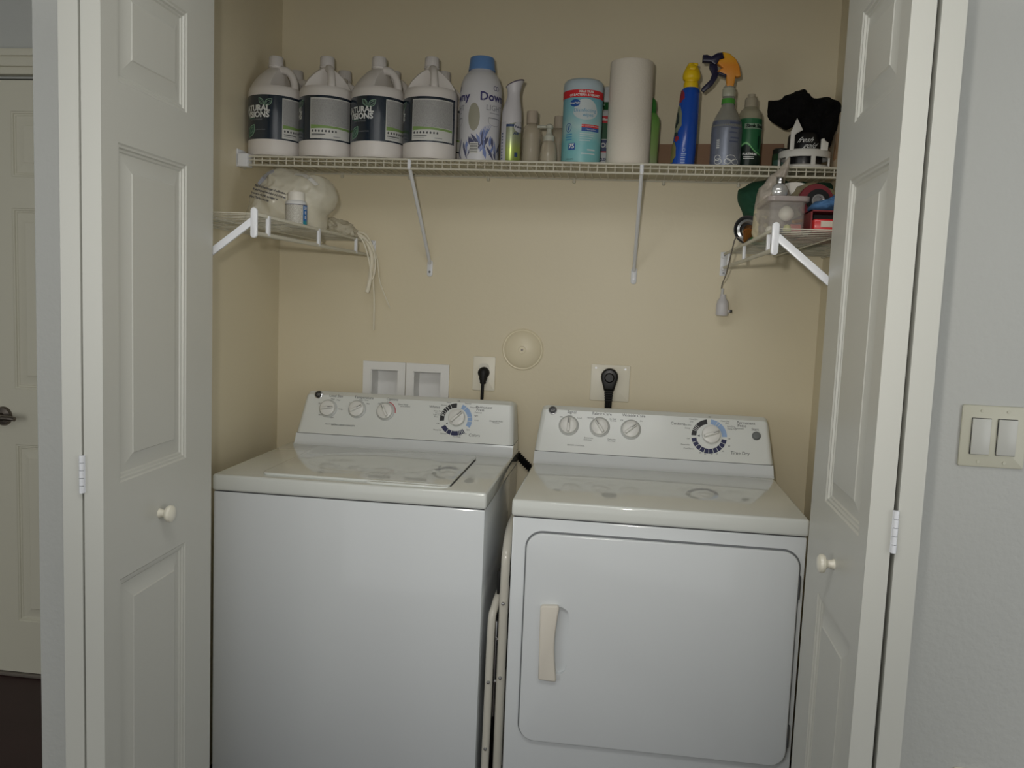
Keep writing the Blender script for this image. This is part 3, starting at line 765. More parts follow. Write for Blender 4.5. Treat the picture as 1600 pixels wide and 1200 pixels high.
# ------------------------------------------------------------------ wire shelves
SZ = 1.768
ts = thing('wire_shelf', 'long white wire shelf across the back wall above the machines', 'shelf', (0.85, 0, 1.768))
def W(o): return o
b = MB(); X0, X1 = 0.010, 1.690
n = int((X1 - X0) / 0.0240)
for k in range(n + 1):
    x = X0 + 0.006 + k * 0.0240
    b.tube([(x, -0.006, SZ - 0.0015), (x, -0.300, SZ - 0.0015), (x, -0.3055, SZ - 0.003), (x, -0.307, SZ - 0.008), (x, -0.307, SZ - 0.028)], 0.0017, 6)
b.build('wire_deck', WIRE, ts)
b = MB()
for y, z, r in ((-0.3095, SZ - 0.003, 0.0030), (-0.3095, SZ - 0.0135, 0.0017), (-0.3095, SZ - 0.0275, 0.0030)): b.cyl((X0, y, z), (X1, y, z), r, 8)
b.build('front_lip', WIRE, ts)
b = MB(); b.cyl((X0, -0.006, SZ - 0.0045), (X1, -0.006, SZ - 0.0045), 0.0026, 8); b.cyl((X0, -0.155, SZ - 0.0045), (X1, -0.155, SZ - 0.0045), 0.0022, 8)
b.build('support_rod', WIRE, ts)
for sx, e in ((XL0, 1), (CW, -1)):
    b = MB().box(min(sx, sx + e * 0.034), max(sx, sx + e * 0.034), -0.322, -0.285, SZ - 0.034, SZ + 0.004, 0.003)
    b.box(min(sx, sx + e * 0.006), max(sx, sx + e * 0.006), -0.322, -0.268, SZ - 0.034, SZ + 0.016, 0.002)
    b.build('end_bracket', BRKT, ts)
for x in (0.20, 0.421, 0.674, 0.943, 1.217, 1.44):
    b = MB().lathe([(0.0055, 0), (0.0055, 0.005), (0.004, 0.008), (0.001, 0.009)], 14, M=Matrix.Rotation(PI / 2, 3, 'X'), c=(x, 0, SZ - 0.012)); b.box(x - 0.003, x + 0.003, -0.009, 0, SZ - 0.011, SZ - 0.001, 0.001)
    b.build('wall_clip', WIRE, ts)
for x0_, x1_ in ((0.4975, 0.4960), (1.1447, 1.1415)):
    b = MB(); top = Vector((x0_, -0.307, SZ - 0.022)); bot = Vector((x1_, -0.006, 1.490))
    b.cyl(top, bot, 0.0055, 10); b.cyl((x0_, -0.308, SZ - 0.004), (x0_, -0.308, SZ - 0.030), 0.0058, 10)
    b.prism(rrect(x1_ - 0.009, x1_ + 0.009, 1.448, 1.500, 0.0085), -0.006, 0, bev=0.002)
    br = b.build('support_brace', BRKT, ts)
    MB().cyl((x1_, -0.005, 1.463), (x1_, -0.0085, 1.463), 0.0035, 10).build('screw', STEEL, br)
shift_children(ts)

lm = MB().box(0.040, 1.668, -0.300, -0.010, SZ - 0.0001, SZ + 0.0006)
tag(lm.build('shelf_liner', film('liner_plastic', srgb(206, 200, 178), 0.5, 0.80), smooth=0), 'thin clear liner sheet laid on the long shelf under the bottles', 'shelf liner')

ZL = 1.552
def side_shelf(label, xwall, xlip, posts, name='wire_shelf'):
    sgn = 1 if xlip > xwall else -1
    t = thing(name, label, 'shelf', ((xwall + xlip) / 2, -0.45, ZL))
    b = MB(); y = -0.888
    xa = xwall + sgn * 0.006
    while y < -0.015:
        b.tube([(xa, y, ZL - 0.0012), (xlip - sgn * 0.004, y, ZL - 0.0012)], 0.0012, 6); y += 0.0440
    b.build('wire_deck', WIRE, t)
    b = MB()
    b.box(xlip - 0.004, xlip + 0.004, -0.892, -0.012, ZL - 0.007, ZL + 0.001, 0.003)
    b.cyl((xlip, -0.892, ZL - 0.044), (xlip, -0.012, ZL - 0.044), 0.0048, 10)
    b.build('front_lip', WIRE, t)
    b = MB()
    b.cyl((xa, -0.892, ZL - 0.004), (xa, -0.012, ZL - 0.004), 0.0024, 8)
    b.cyl(((xwall + xlip) / 2, -0.892, ZL - 0.0045), ((xwall + xlip) / 2, -0.012, ZL - 0.0045), 0.0024, 8)
    b.build('support_rod', WIRE, t)
    for py in posts: MB().box(xlip - 0.002, xlip + 0.0055, py - 0.0065, py + 0.0065, ZL - 0.046, ZL - 0.001, 0.001).build('lip_post', BRKT, t)
    # end plate with the diagonal arm to the wall
    b = MB()
    b.prism([(xlip + p[0], ZL - 0.022 + p[1]) for p in rrect(-0.0075, 0.0075, -0.033, 0.033, 0.0074)], -0.898, -0.889, bev=0.002)
    a0 = Vector((xlip - sgn * 0.004, -0.893, ZL - 0.018)); a1 = Vector((xwall + sgn * 0.004, -0.893, 1.305))
    dvv = (a1 - a0).normalized(); nn = Vector((dvv.z, 0, -dvv.x)) * 0.0078
    b.prism([(a0 + nn).xz[:], (a1 + nn).xz[:], (a1 - nn).xz[:], (a0 - nn).xz[:]], -0.8975, -0.8895, bev=0.002)
    b.box(min(xwall, xwall + sgn * 0.005), max(xwall, xwall + sgn * 0.005), -0.900, -0.885, 1.27, 1.33, 0.001)
    b.build('support_brace', BRKT, t)
    # bracket on the back wall
    b = MB().box(xlip - 0.011, xlip + 0.011, -0.004, 0, ZL - 0.068, ZL + 0.004, 0.002)
    b.box(xlip - 0.008, xlip + 0.008, -0.018, -0.003, ZL - 0.052, ZL - 0.040, 0.002)
    b.lathe([(0.011, 0), (0.010, 0.007), (0.006, 0.009)], 16, M=Matrix.Rotation(PI / 2, 3, 'X'), c=(xlip, 0, ZL - 0.006))
    wp = b.build('wall_bracket', BRKT, t)
    for z in (ZL - 0.006, ZL - 0.060): MB().cyl((xlip, -0.004, z), (xlip, -0.0105, z), 0.0030, 10).build('screw', STEEL, wp)
    shift_children(t); return t
side_shelf('short wire shelf on the left wall holding the plastic bag', XL0, 0.305, (-0.8229, -0.4967, -0.1784))
side_shelf('short wire shelf on the right wall crowded with small supplies', CW, 1.412, (-0.80, -0.4274, -0.10))

#@@ITEMS
# ------------------------------------------------------------------ things on the long shelf
ZT = SZ + 0.0008
def rot_lathe(prof, n=48): return MB().lathe(prof, n)
# gallon jug with a recessed side handle (handle faces az 0)
JP = [(0.066, 0.0), (0.0735, 0.003), (0.0765, 0.010), (0.0770, 0.020), (0.0770, 0.180), (0.0765, 0.188), (0.0745, 0.1955), (0.0725, 0.1985), (0.0715, 0.2000), (0.0690, 0.2050),
      (0.0645, 0.2130), (0.0585, 0.2220), (0.0515, 0.2310), (0.0430, 0.2400), (0.0345, 0.2480), (0.0270, 0.2540), (0.0215, 0.2575), (0.0195, 0.2600), (0.0195, 0.2640)]
def make_jug():
    root = thing('cleaner_jug', 'x', 'jug')
    b = MB(); n = 72; b.lathe(JP, n)
    def dent(v):
        if v.z > 0.1995 and v.z < 0.2565:
            lim = 0.020
            if -v.y > lim: return Vector((v.x, -lim, v.z))
        return v
    b.xf(dent); b.build('jug_body', HDPE, root, smooth=40)
    h = MB().tube([(0, -0.060, 0.190), (0, -0.061, 0.207), (0, -0.0575, 0.224), (0, -0.050, 0.239), (0, -0.039, 0.2500), (0, -0.024, 0.2560), (0, -0.008, 0.256)], 0.0105, 14, sub=5, rr=[0.0120, 0.0110, 0.0105, 0.0105, 0.0115, 0.012])
    h.build('handle', HDPE, root)
    c = MB().lathe([(0.0215, 0.2625), (0.0220, 0.2655), (0.0205, 0.2670), (0.0205, 0.2690)], 36)
    k = 48; vs = []
    for z, r in ((0.2690, 0.0203), (0.2915, 0.0196), (0.2935, 0.0185), (0.2940, 0.001)):
        for i in range(k):
            q = r + (0.0007 if i % 2 and z < 0.2925 else 0); vs.append((q * math.cos(2 * PI * i / k), q * math.sin(2 * PI * i / k), z))
    c.add(vs, [(j * k + i, j * k + (i + 1) % k, (j + 1) * k + (i + 1) % k, (j + 1) * k + i) for j in range(3) for i in range(k)])
    c.build('cap', mat('cap_white', srgb(212, 208, 206), 0.4), root)
    # wrap-round label: navy with a white small-print panel under the handle and the leaf logo to the left
    l = MB(); R_ = 0.0770
    z0, z1 = 0.046, 0.170; D = math.radians
    l0, l1 = -195, 56
    wrap(l, grid2d(D(l0) * R_, D(l1) * R_, z0, z1, 60), R_, 0, 0, off=0.0004, mi=0)
    pw = D(47) * R_
    wrap(l, grid2d(-pw, pw, z0 + 0.004, z1 - 0.007, 24), R_, 0, 0, off=0.0007, mi=1)
    wrap(l, grid2d(-pw + 0.002, pw - 0.002, z0 + 0.040, z1 - 0.010, 24), R_, 0, 0, off=0.0009, mi=2)
    g = [(-pw + 0.002 + (2 * pw - 0.004) * i / 20, z0 + 0.0425 - 0.004 * math.sin(i / 20 * PI * 0.5)) for i in range(21)]
    top = [(x, z0 + 0.0315 + 0.002 * math.sin(PI * i / 20)) for i, (x, _) in enumerate(g)]
    vs = g + top; fs = [(i, i + 1, 21 + i + 1, 21 + i) for i in range(20)]
    wrap(l, (vs, fs), R_, 0, 0, off=0.0011, mi=3)
    for i in range(8):
        x = -pw + 0.008 + i * 0.0095
        wrap(l, poly2d([(x - 0.002, z0 + 0.022), (x + 0.002, z0 + 0.022), (x + 0.0026, z0 + 0.026), (x, z0 + 0.029), (x - 0.0026, z0 + 0.026)]), R_, 0, 0, off=0.0011, mi=4)
    wrap(l, grid2d(-pw + 0.005, -pw + 0.045, z0 + 0.0145, z0 + 0.0170, 8), R_, 0, 0, off=0.0011, mi=4)
    wrap(l, grid2d(-pw + 0.005, -pw + 0.038, z0 + 0.0100, z0 + 0.0112, 8), R_, 0, 0, off=0.0011, mi=5)
    wrap(l, grid2d(0.004, 0.026, z0 + 0.010, z0 + 0.012, 6), R_, 0, 0, off=0.0011, mi=5)
    la = D(-104)
    wrap(l, text_geo('NATURAL', 0.0225, bold=0.0009), R_, la, z1 - 0.038, u0=-0.009, off=0.0009, mi=6)
    wrap(l, text_geo('VISIONS', 0.0225, bold=0.0009), R_, la, z1 - 0.0560, off=0.0009, mi=6)
    wrap(l, text_geo('environmental', 0.0075), R_, la, z1 - 0.069, u0=-0.002, off=0.0009, mi=5)
    for cx, cz, L, W_, a in ((0.024, z1 - 0.029, 0.026, 0.0070, 128), (0.026, z1 - 0.031, 0.030, 0.0088, 42)):
        o = leaf2d(cx, cz, L, W_, D(a)); wrap(l, ring2d(o, 0.0020), R_, la, 0, off=0.0009, mi=7)
        wrap(l, ring2d(leaf2d(cx + 0.005 * math.cos(D(a)), cz + 0.005 * math.sin(D(a)), L * 0.62, W_ * 0.45, D(a)), 0.0012), R_, la, 0, off=0.0009, mi=7)
    wrap(l, poly2d(leaf2d(-0.034, z0 + 0.006, 0.045, 0.014, D(52))), R_, la, 0, off=0.0006, mi=8)
    wrap(l, ring2d(leaf2d(-0.034, z0 + 0.006, 0.045, 0.014, D(52)), 0.0022), R_, la, 0, off=0.0009, mi=7)
    wrap(l, ring2d(leaf2d(-0.026, z0 + 0.016, 0.024, 0.006, D(52)), 0.0016), R_, la, 0, off=0.0009, mi=7)
    wrap(l, grid2d(-0.030, -0.004, z0 + 0.057, z0 + 0.063, 6), R_, la, 0, off=0.0008, mi=8)
    wrap(l, text_geo('CONCENTRATE', 0.0046), R_, la, z0 + 0.026, u0=0.013, off=0.0009, mi=5)
    l.build('label', [LNAVY, LWHITE, PRINT, LGREEN, INK, mat('ink_pale', srgb(140, 142, 142), 0.5), WHITEINK, LLEAF, LEAFDK], root, smooth=40, fix=False)
    return root
def dup(root, loc, rz, label):
    r = root.copy(); COL.objects.link(r); r.location = loc; r.rotation_euler = (0, 0, rz); r['label'] = label
    for ch in list(root.children):
        c_ = ch.copy(); COL.objects.link(c_); c_.parent = r
        for g_ in ch.children: d_ = g_.copy(); COL.objects.link(d_); d_.parent = c_
    return r
jug = make_jug(); jug.name = 'cleaner_jug'; jug['group'] = 'gallon jugs on the long shelf'
jspots = [(0.0705, -0.2322, 84, 'leftmost front gallon jug, leaf logo showing, beside the wall'), (0.2258, -0.2322, 32, 'second front gallon jug from the left, small-print panel showing'),
          (0.3811, -0.2322, 80, 'third front gallon jug from the left, leaf logo and blue sheen'), (0.5364, -0.2322, 20, 'fourth front gallon jug, next to the blue-capped fabric softener'),
          (0.0720, -0.0778, 70, 'gallon jug behind the leftmost front jug'), (0.2273, -0.0778, 15, 'gallon jug behind the second front jug'),
          (0.3826, -0.0778, 60, 'gallon jug behind the third front jug, handle peeking out right'), (0.5379, -0.0778, 25, 'gallon jug behind the fourth front jug')]
for i, (x, y, a, lab) in enumerate(jspots):
    if i == 0: jug.location = (x, y, ZT); jug.rotation_euler = (0, 0, math.radians(a)); jug['label'] = lab
    else: dup(jug, (x, y, ZT), math.radians(a), lab)
D = math.radians
# fabric softener beads bottle
t = thing('laundry_bottle', 'tall white floral laundry bottle with a blue cap', 'bottle', (0.6800, -0.222, ZT))
DP = [(0.050, 0), (0.0560, 0.004), (0.0575, 0.02), (0.0570, 0.05), (0.0590, 0.12), (0.0605, 0.17), (0.0600, 0.200), (0.0570, 0.222), (0.0500, 0.240), (0.0410, 0.252), (0.0355, 0.257), (0.0340, 0.262)]
MB().lathe(DP, 48).build('bottle_body', mat('softener_white', srgb(208, 208, 212), 0.35), t, smooth=50)
MB().lathe([(0.0385, 0.2595), (0.0382, 0.262), (0.0345, 0.292), (0.0330, 0.2955), (0.030, 0.2965)], 40).build('cap', mat('cap_blue', srgb(98, 138, 192), 0.4), t)
l = MB(); fr = interp(DP); PURP = mat('ink_violet', srgb(58, 54, 108), 0.5)
for a in (53, -68):
    wrap(l, text_geo('Downy', 0.0330, bold=0.0008), fr, D(a), 0.178, off=0.0006, mi=0)
    wrap(l, text_geo('LIGHT', 0.0215), fr, D(a), 0.148, off=0.0006, mi=1)
    wrap(l, grid2d(-0.018, 0.018, 0.134, 0.1355, 6), fr, D(a), 0, mi=1)
    wrap(l, grid2d(-0.020, 0.020, 0.120, 0.1225, 6), fr, D(a), 0, mi=1)
    wrap(l, ring2d([(0.021 * math.cos(q * PI / 10) * 1.0, 0.112 + 0.012 * math.sin(q * PI / 10)) for q in range(10, 21)] + [(0.021, 0.122), (-0.021, 0.122)], 0.001), fr, D(a), 0, mi=1)
    for s_ in (-1, 1): wrap(l, ring2d([(s_ * 0.0045 + 0.0058 * math.cos(k * PI / 8), 0.2035 + 0.0066 * math.sin(k * PI / 8)) for k in range(16)], 0.0015), fr, D(a), 0, u0=0.002, mi=0)
wrap(l, poly2d([(0.017 * math.cos(k * PI / 12), 0.122 + 0.038 * math.sin(k * PI / 12)) for k in range(24)]), fr, D(-8), 0, mi=2)
r2 = random.Random(3)
for k in range(34):
    a = r2.uniform(-75, 85); z = r2.uniform(0.004, 0.045); L_ = r2.uniform(0.018, 0.05)
    wrap(l, poly2d(leaf2d(0, z, L_, r2.uniform(0.002, 0.005), D(r2.uniform(50, 130)))), fr, D(a), 0, off=0.0006 + 0.00001 * k, mi=r2.choice([3, 4, 3, 3]))
for k in range(9):
    wrap(l, poly2d(leaf2d(0, 0.03, 0.085 - 0.004 * k, 0.0022, D(60 + 5 * k))), fr, D(2 + 2 * k), 0, off=0.0007 + 0.00001 * k, mi=r2.choice([4, 5]))
wrap(l, grid2d(-0.012, 0.012, 0.022, 0.052, 6), fr, D(-6), 0, off=0.0015, mi=6)
for z in (0.025, 0.030, 0.0335, 0.039, 0.0425, 0.047): wrap(l, grid2d(-0.011, 0.011, z, z + 0.0018, 6), fr, D(-6), 0, off=0.0018, mi=7)
l.build('label', [PURP, mat('ink_grey2', srgb(140, 142, 150), 0.5), mat('label_taupe', srgb(158, 156, 140), 0.5), mat('flower_slate', srgb(80, 84, 112), 0.5), mat('flower_blue', srgb(118, 134, 184), 0.5), mat('flower_pale', srgb(158, 164, 196), 0.5), LWHITE, INKB], t, smooth=0, fix=False)
# air freshener spray with a slanted top
t = thing('air_freshener', 'slim white and green air freshener spray with a slanted top', 'air freshener', (0.7740, -0.245, ZT))
AP = [(0.0265, 0), (0.0280, 0.003), (0.0280, 0.100), (0.0278, 0.118)]
MB().lathe(AP, 36).build('can', ramp_mat('spray_can_print', [(0, srgb(150, 168, 84)), (0.28, srgb(170, 186, 100)), (0.5, srgb(158, 166, 132)), (1, srgb(146, 148, 138))], 2, 0, 0.13, rough=0.3, metal=0.35), t)
b = MB(); AS = [(0.0284, 0.118), (0.0278, 0.138), (0.0250, 0.155), (0.0205, 0.172), (0.0180, 0.184), (0.0180, 0.192), (0.0205, 0.204), (0.0245, 0.214)]
b.lathe(AS, 36)
def slant(v):
    if v.z < 0.119: return Vector((v.x, v.y, v.z - 0.012 + 0.30 * v.x))
    k = max(0, (v.z - 0.150) / 0.064); return Vector((v.x + 0.006 * k, v.y, v.z + k * (0.006 + 0.38 * v.x)))
b.xf(slant).build('spray_head', mat('spray_white', srgb(208, 206, 210), 0.4), t)
b = MB().lathe([(0.0252, 0.213), (0.0252, 0.2155), (0.0235, 0.2165), (0.001, 0.2165)], 36, cap0=False); b.xf(slant).build('nozzle_rim', mat('rim_purple', srgb(72, 62, 88), 0.4), t)
l = MB()
wrap(l, grid2d(-0.048, -0.018, 0.004, 0.112, 10), 0.0280, D(14), 0, mi=0)
wrap(l, grid2d(-0.018, 0.030, 0.098, 0.1050, 8), 0.0280, D(14), 0, mi=1)
wrap(l, poly2d([(0.017 * math.cos(k * PI / 12), 0.0985 + 0.0150 * math.sin(k * PI / 12)) for k in range(24)]), 0.0280, D(14), 0, u0=0.021, off=0.0008, mi=0)
wrap(l, text_geo('Febreze', 0.0085, bold=0.0002), 0.0280, D(14), 0.0985, u0=0.021, off=0.0011, mi=2)
wrap(l, text_geo('AIR', 0.0115, bold=0.0003), 0.0280, D(14), 0.0800, u0=0.012, off=0.0008, mi=1)
wrap(l, grid2d(0.008, 0.018, 0.016, 0.028, 4), 0.0280, D(14), 0, mi=1)
for k in range(9): wrap(l, grid2d(-0.034, -0.028, 0.010 + 0.0085 * k, 0.0135 + 0.0085 * k, 2), 0.0280, D(14), 0, off=0.0009, mi=1)
l.build('label', [mat('label_grey_white', srgb(196, 196, 202), 0.4), mat('label_slate_blue', srgb(52, 72, 110), 0.4), NAVY], t, smooth=0, fix=False)
# clear bottles
CLEAR = film('clear_plastic', srgb(206, 194, 172), 0.12, 0.42)
CLEARG = film('clear_gel', srgb(200, 196, 178), 0.10, 0.50)
CP = [(0.022, 0), (0.0262, 0.003), (0.0270, 0.010), (0.0270, 0.085), (0.0262, 0.095), (0.0230, 0.106), (0.0175, 0.113), (0.0150, 0.116), (0.0150, 0.120)]
cb = thing('clear_bottle', 'x', 'bottle', group='clear squeeze bottles')
MB().lathe(CP, 32).build('bottle_body', CLEAR, cb, smooth=50)
MB().lathe([(0.024, 0.002), (0.0255, 0.004), (0.0255, 0.074), (0.001, 0.074)], 28).build('liquid', CLEARG, cb, smooth=50)
MB().lathe([(0.0160, 0.118), (0.0160, 0.148), (0.0150, 0.1525), (0.010, 0.1535)], 28).build('flip_cap', film('cap_frosted', srgb(200, 186, 168), 0.3, 0.75), cb)
cb.location = (0.8290, -0.215, ZT); cb['label'] = 'clear bottle with frosted cap, right of the air freshener'
dup(cb, (0.9020, -0.150, ZT), 0.3, 'clear bottle standing behind the small pump bottle')
dup(cb, (0.7620, -0.150, ZT), 0.9, 'clear bottle hidden between the floral laundry bottle and the air freshener')
# small pump bottle
t = thing('pump_bottle', 'small clear pump bottle with its nozzle turned left', 'bottle', (0.8820, -0.245, ZT))
MB().lathe([(0.020, 0), (0.0240, 0.003), (0.0245, 0.010), (0.0240, 0.030), (0.0205, 0.052), (0.0185, 0.060), (0.0140, 0.066), (0.0130, 0.070)], 32).build('bottle_body', CLEAR, t, smooth=50)
MB().lathe([(0.019, 0.002), (0.0225, 0.005), (0.0215, 0.028), (0.001, 0.030)], 28).build('liquid', CLEARG, t, smooth=50)
FR = film('pump_frosted', srgb(200, 200, 186), 0.25, 0.8)
b = MB().lathe([(0.0155, 0.064), (0.0155, 0.078), (0.0100, 0.082), (0.0070, 0.090), (0.0070, 0.098), (0.0105, 0.100), (0.0105, 0.108), (0.006, 0.111)], 28)
b.tube([(-0.004, 0, 0.104), (-0.020, 0, 0.1045), (-0.034, 0, 0.1035)], 0.0042, 10, sub=3)
b.cyl((0, 0, 0.006), (0, 0, 0.066), 0.0022, 8); b.build('pump', FR, t)
# disinfecting wipes canister
t = thing('wipes_canister', 'teal and white canister of disinfecting wipes with a red band', 'canister', (0.9720, -0.222, ZT))
TEAL = mat('label_teal', srgb(98, 186, 196), 0.35)
MB().lathe([(0.050, 0), (0.0548, 0.003), (0.0555, 0.008), (0.0555, 0.200)], 48).build('canister_body', ramp_mat('wipes_print', [(0, srgb(196, 206, 206)), (0.10, srgb(190, 206, 206)), (0.16, srgb(128, 184, 186)), (0.45, srgb(118, 184, 190)), (0.62, srgb(168, 200, 200)), (0.8, srgb(130, 184, 194)), (1, srgb(112, 168, 184))], 2, -0.02, 0.21, rough=0.4, noise_amt=0.05), t)
MB().lathe([(0.0562, 0.200), (0.0565, 0.214), (0.0545, 0.226), (0.0490, 0.232), (0.030, 0.2345), (0.001, 0.2345)], 48).build('lid', mat('lid_pale_blue', srgb(178, 194, 202), 0.35), t, smooth=50)
l = MB(); Rw = 0.0555
wrap(l, grid2d(-0.13, 0.13, 0.1795, 0.2000, 40), Rw, 0, 0, off=0.0008, mi=0)
wrap(l, text_geo('KILLS 99.9%', 0.0080, bold=0.0003), Rw, D(12), 0.1945, off=0.0012, mi=1)
wrap(l, text_geo('OF BACTERIA & VIRUSES*', 0.0080, bold=0.0003), Rw, D(9), 0.1855, off=0.0012, mi=1)
wrap(l, poly2d([(0.034 * math.cos(k * PI / 16) * (1 if math.sin(k * PI / 16) > 0 else 1.05) + 0.006, 0.142 + (0.034 if math.sin(k * PI / 16) > 0 else 0.023) * math.sin(k * PI / 16)) for k in range(32)]), Rw, D(6), 0, off=0.0008, mi=2)
wrap(l, poly2d([(0.0150 * math.cos(k * PI / 12) - 0.019, 0.164 + 0.0100 * math.sin(k * PI / 12)) for k in range(24)]), Rw, D(0), 0, off=0.0012, mi=3)
wrap(l, text_geo('Great Value', 0.0062, bold=0.0003), Rw, D(0), 0.164, u0=-0.019, off=0.0015, mi=1)
wrap(l, text_geo('Disinfecting', 0.0135), Rw, D(6), 0.1440, u0=0.004, off=0.0012, mi=4); wrap(l, text_geo('wipes', 0.0135), Rw, D(6), 0.1320, u0=0.013, off=0.0012, mi=4)
wrap(l, ring2d([(0.0095 * math.cos(k * PI / 10) - 0.036, 0.098 + 0.0125 * math.sin(k * PI / 10)) for k in range(20)], 0.0015), Rw, 0, 0, off=0.0012, mi=3)
wrap(l, poly2d([(-0.039, 0.090), (-0.035, 0.092), (-0.032, 0.105), (-0.036, 0.104)]), Rw, 0, 0, off=0.0012, mi=3)
for z in (0.078, 0.071, 0.064): wrap(l, grid2d(-0.045, -0.024, z, z + 0.0035, 6), Rw, 0, 0, off=0.0012, mi=4)
wrap(l, grid2d(0.002, 0.056, 0.098, 0.1065, 14), Rw, 0, 0, off=0.0012, mi=0); wrap(l, grid2d(0.002, 0.056, 0.088, 0.0978, 14), Rw, 0, 0, off=0.0012, mi=3)
wrap(l, text_geo('NO CONTAMINATION', 0.0055), Rw, 0, 0.1023, u0=0.029, off=0.0016, mi=1); wrap(l, text_geo('Multi-Surface', 0.0058), Rw, 0, 0.0930, u0=0.029, off=0.0016, mi=1)
for i, z in enumerate((0.080, 0.074, 0.068, 0.062)): wrap(l, grid2d(-0.002, 0.040 - 0.004 * i, z, z + 0.002, 10), Rw, 0, 0, off=0.0012, mi=2)
wrap(l, grid2d(-0.034, -0.014, 0.0375, 0.0555, 6), Rw, 0, 0, off=0.0012, mi=3); wrap(l, text_geo('75', 0.0170, bold=0.0005), Rw, 0, 0.0468, u0=-0.024, off=0.0016, mi=1)
wrap(l, grid2d(0.020, 0.044, 0.036, 0.040, 6), Rw, 0, 0, off=0.0012, mi=2); wrap(l, grid2d(0.004, 0.044, 0.026, 0.029, 8), Rw, 0, 0, off=0.0012, mi=2)
wrap(l, text_geo('7.75 X 8 IN', 0.0052), Rw, 0, 0.012, u0=-0.030, off=0.0012, mi=5)
RED = mat('label_red', srgb(206, 40, 48), 0.4)
l.build('label', [RED, WHITEINK, mat('label_ice', srgb(196, 206, 208), 0.45), mat('label_royal', srgb(38, 84, 156), 0.4), mat('label_cyan_ink', srgb(80, 150, 186), 0.45), INK], t, smooth=0, fix=False)
# bleach cleaner behind the paper towels
t = thing('cleaner_bottle', 'white and green bleach cleaner bottle half hidden by the paper towel roll', 'bottle', (1.0420, -0.112, ZT))
b = MB().prism([(-0.040, 0), (0.040, 0), (0.042, 0.12), (0.030, 0.155), (0.014, 0.178), (-0.014, 0.178), (-0.030, 0.155), (-0.042, 0.12)], -0.030, 0.030, bev=0.012, seg=4)
b.build('bottle_body', mat('cleaner_white', srgb(200, 204, 206), 0.4), t, smooth=60)
b = MB().lathe([(0.0165, 0.176), (0.0165, 0.196), (0.012, 0.200)], 24); b.prism([(-0.052, 0.192), (-0.050, 0.182), (-0.020, 0.190), (0.020, 0.190), (0.026, 0.200), (0.020, 0.205), (-0.045, 0.202)], -0.012, 0.012, bev=0.003)
b.build('trigger', mat('trigger_green', srgb(36, 96, 50), 0.4), t)
b = MB().prism([(-0.046, 0.200), (0.026, 0.200), (0.034, 0.216), (0.028, 0.236), (0.004, 0.247), (-0.034, 0.244), (-0.046, 0.230)], -0.013, 0.013, bev=0.005, seg=3)
b.build('trigger_cover', mat('cleaner_white', None), t, smooth=50) if False else b.build('trigger_cover', MATS['cleaner_white'], t, smooth=50)
l = MB(); yf = -0.0306
def flat(geo, cx, cz, mi, off=0.0): vs, fs = geo; l.add([(u + cx, yf - off, v + cz) for u, v in vs], fs, mi)
flat(grid2d(-0.036, 0.036, 0.092, 0.142, 1), 0, 0, 0); flat(grid2d(-0.036, 0.036, 0.138, 0.158, 1), 0, 0, 1, 0.0003); flat(grid2d(-0.036, 0.036, 0.056, 0.090, 1), 0, 0, 2, 0.0002)
flat(text_geo('CLOROX', 0.0185, bold=0.0008), -0.002, 0.074, 3, 0.0005); flat(grid2d(-0.036, 0.036, 0.054, 0.0575, 1), 0, 0, 1, 0.0004)
flat(text_geo('Bleach', 0.010, bold=0.0005), -0.004, 0.148, 3, 0.0005); flat(text_geo('CLEANER', 0.0095, bold=0.0004), 0, 0.034, 2, 0.0005); flat(text_geo('+ BLEACH', 0.0095, bold=0.0005), 0, 0.022, 2, 0.0005)
l.build('label', [mat('label_deep_green', srgb(28, 84, 48), 0.4), RED, mat('label_navy2', srgb(40, 58, 104), 0.4), WHITEINK], t, smooth=0, fix=False)
# paper towels
t = thing('paper_towel_roll', 'tall white paper towel roll standing on the shelf', 'paper towels', (1.1040, -0.224, ZT))
b = MB().lathe([(0.0195, 0.004), (0.0195, 0.0), (0.0595, 0.0), (0.0605, 0.003), (0.0605, 0.279), (0.0590, 0.284), (0.0560, 0.285), (0.0200, 0.284), (0.0195, 0.280), (0.0195, 0.02)], 56, cap0=False, cap1=False)
b.build('paper', mat('paper_white', srgb(218, 211, 198), 0.9, bump=0.25, bscale=160), t, smooth=50)
MB().lathe([(0.0195, 0.002), (0.0195, 0.283), (0.0185, 0.283), (0.0185, 0.002)], 32, cap0=False, cap1=False).build('core', mat('cardboard', srgb(150, 122, 96), 0.9), t)
# green bottle right of the roll
t = thing('green_bottle', 'light green bottle with a green cap right of the paper towels', 'bottle', (1.1590, -0.145, ZT))
MB().lathe([(0.0255, 0), (0.0290, 0.004), (0.0300, 0.02), (0.0310, 0.10), (0.0325, 0.135), (0.0300, 0.152), (0.0225, 0.163), (0.0195, 0.168)], 36, sy=0.7).build('bottle_body', ramp_mat('green_bottle_print', [(0, srgb(170, 178, 150)), (0.3, srgb(150, 176, 112)), (0.75, srgb(128, 172, 92)), (1, srgb(92, 154, 68))], 2, 0, 0.165, rough=0.35), t, smooth=50)
MB().lathe([(0.0200, 0.166), (0.0205, 0.188), (0.0180, 0.202), (0.010, 0.210), (0.001, 0.2115)], 32, sy=0.8).build('cap', mat('cap_green', srgb(52, 128, 54), 0.4), t, smooth=50)
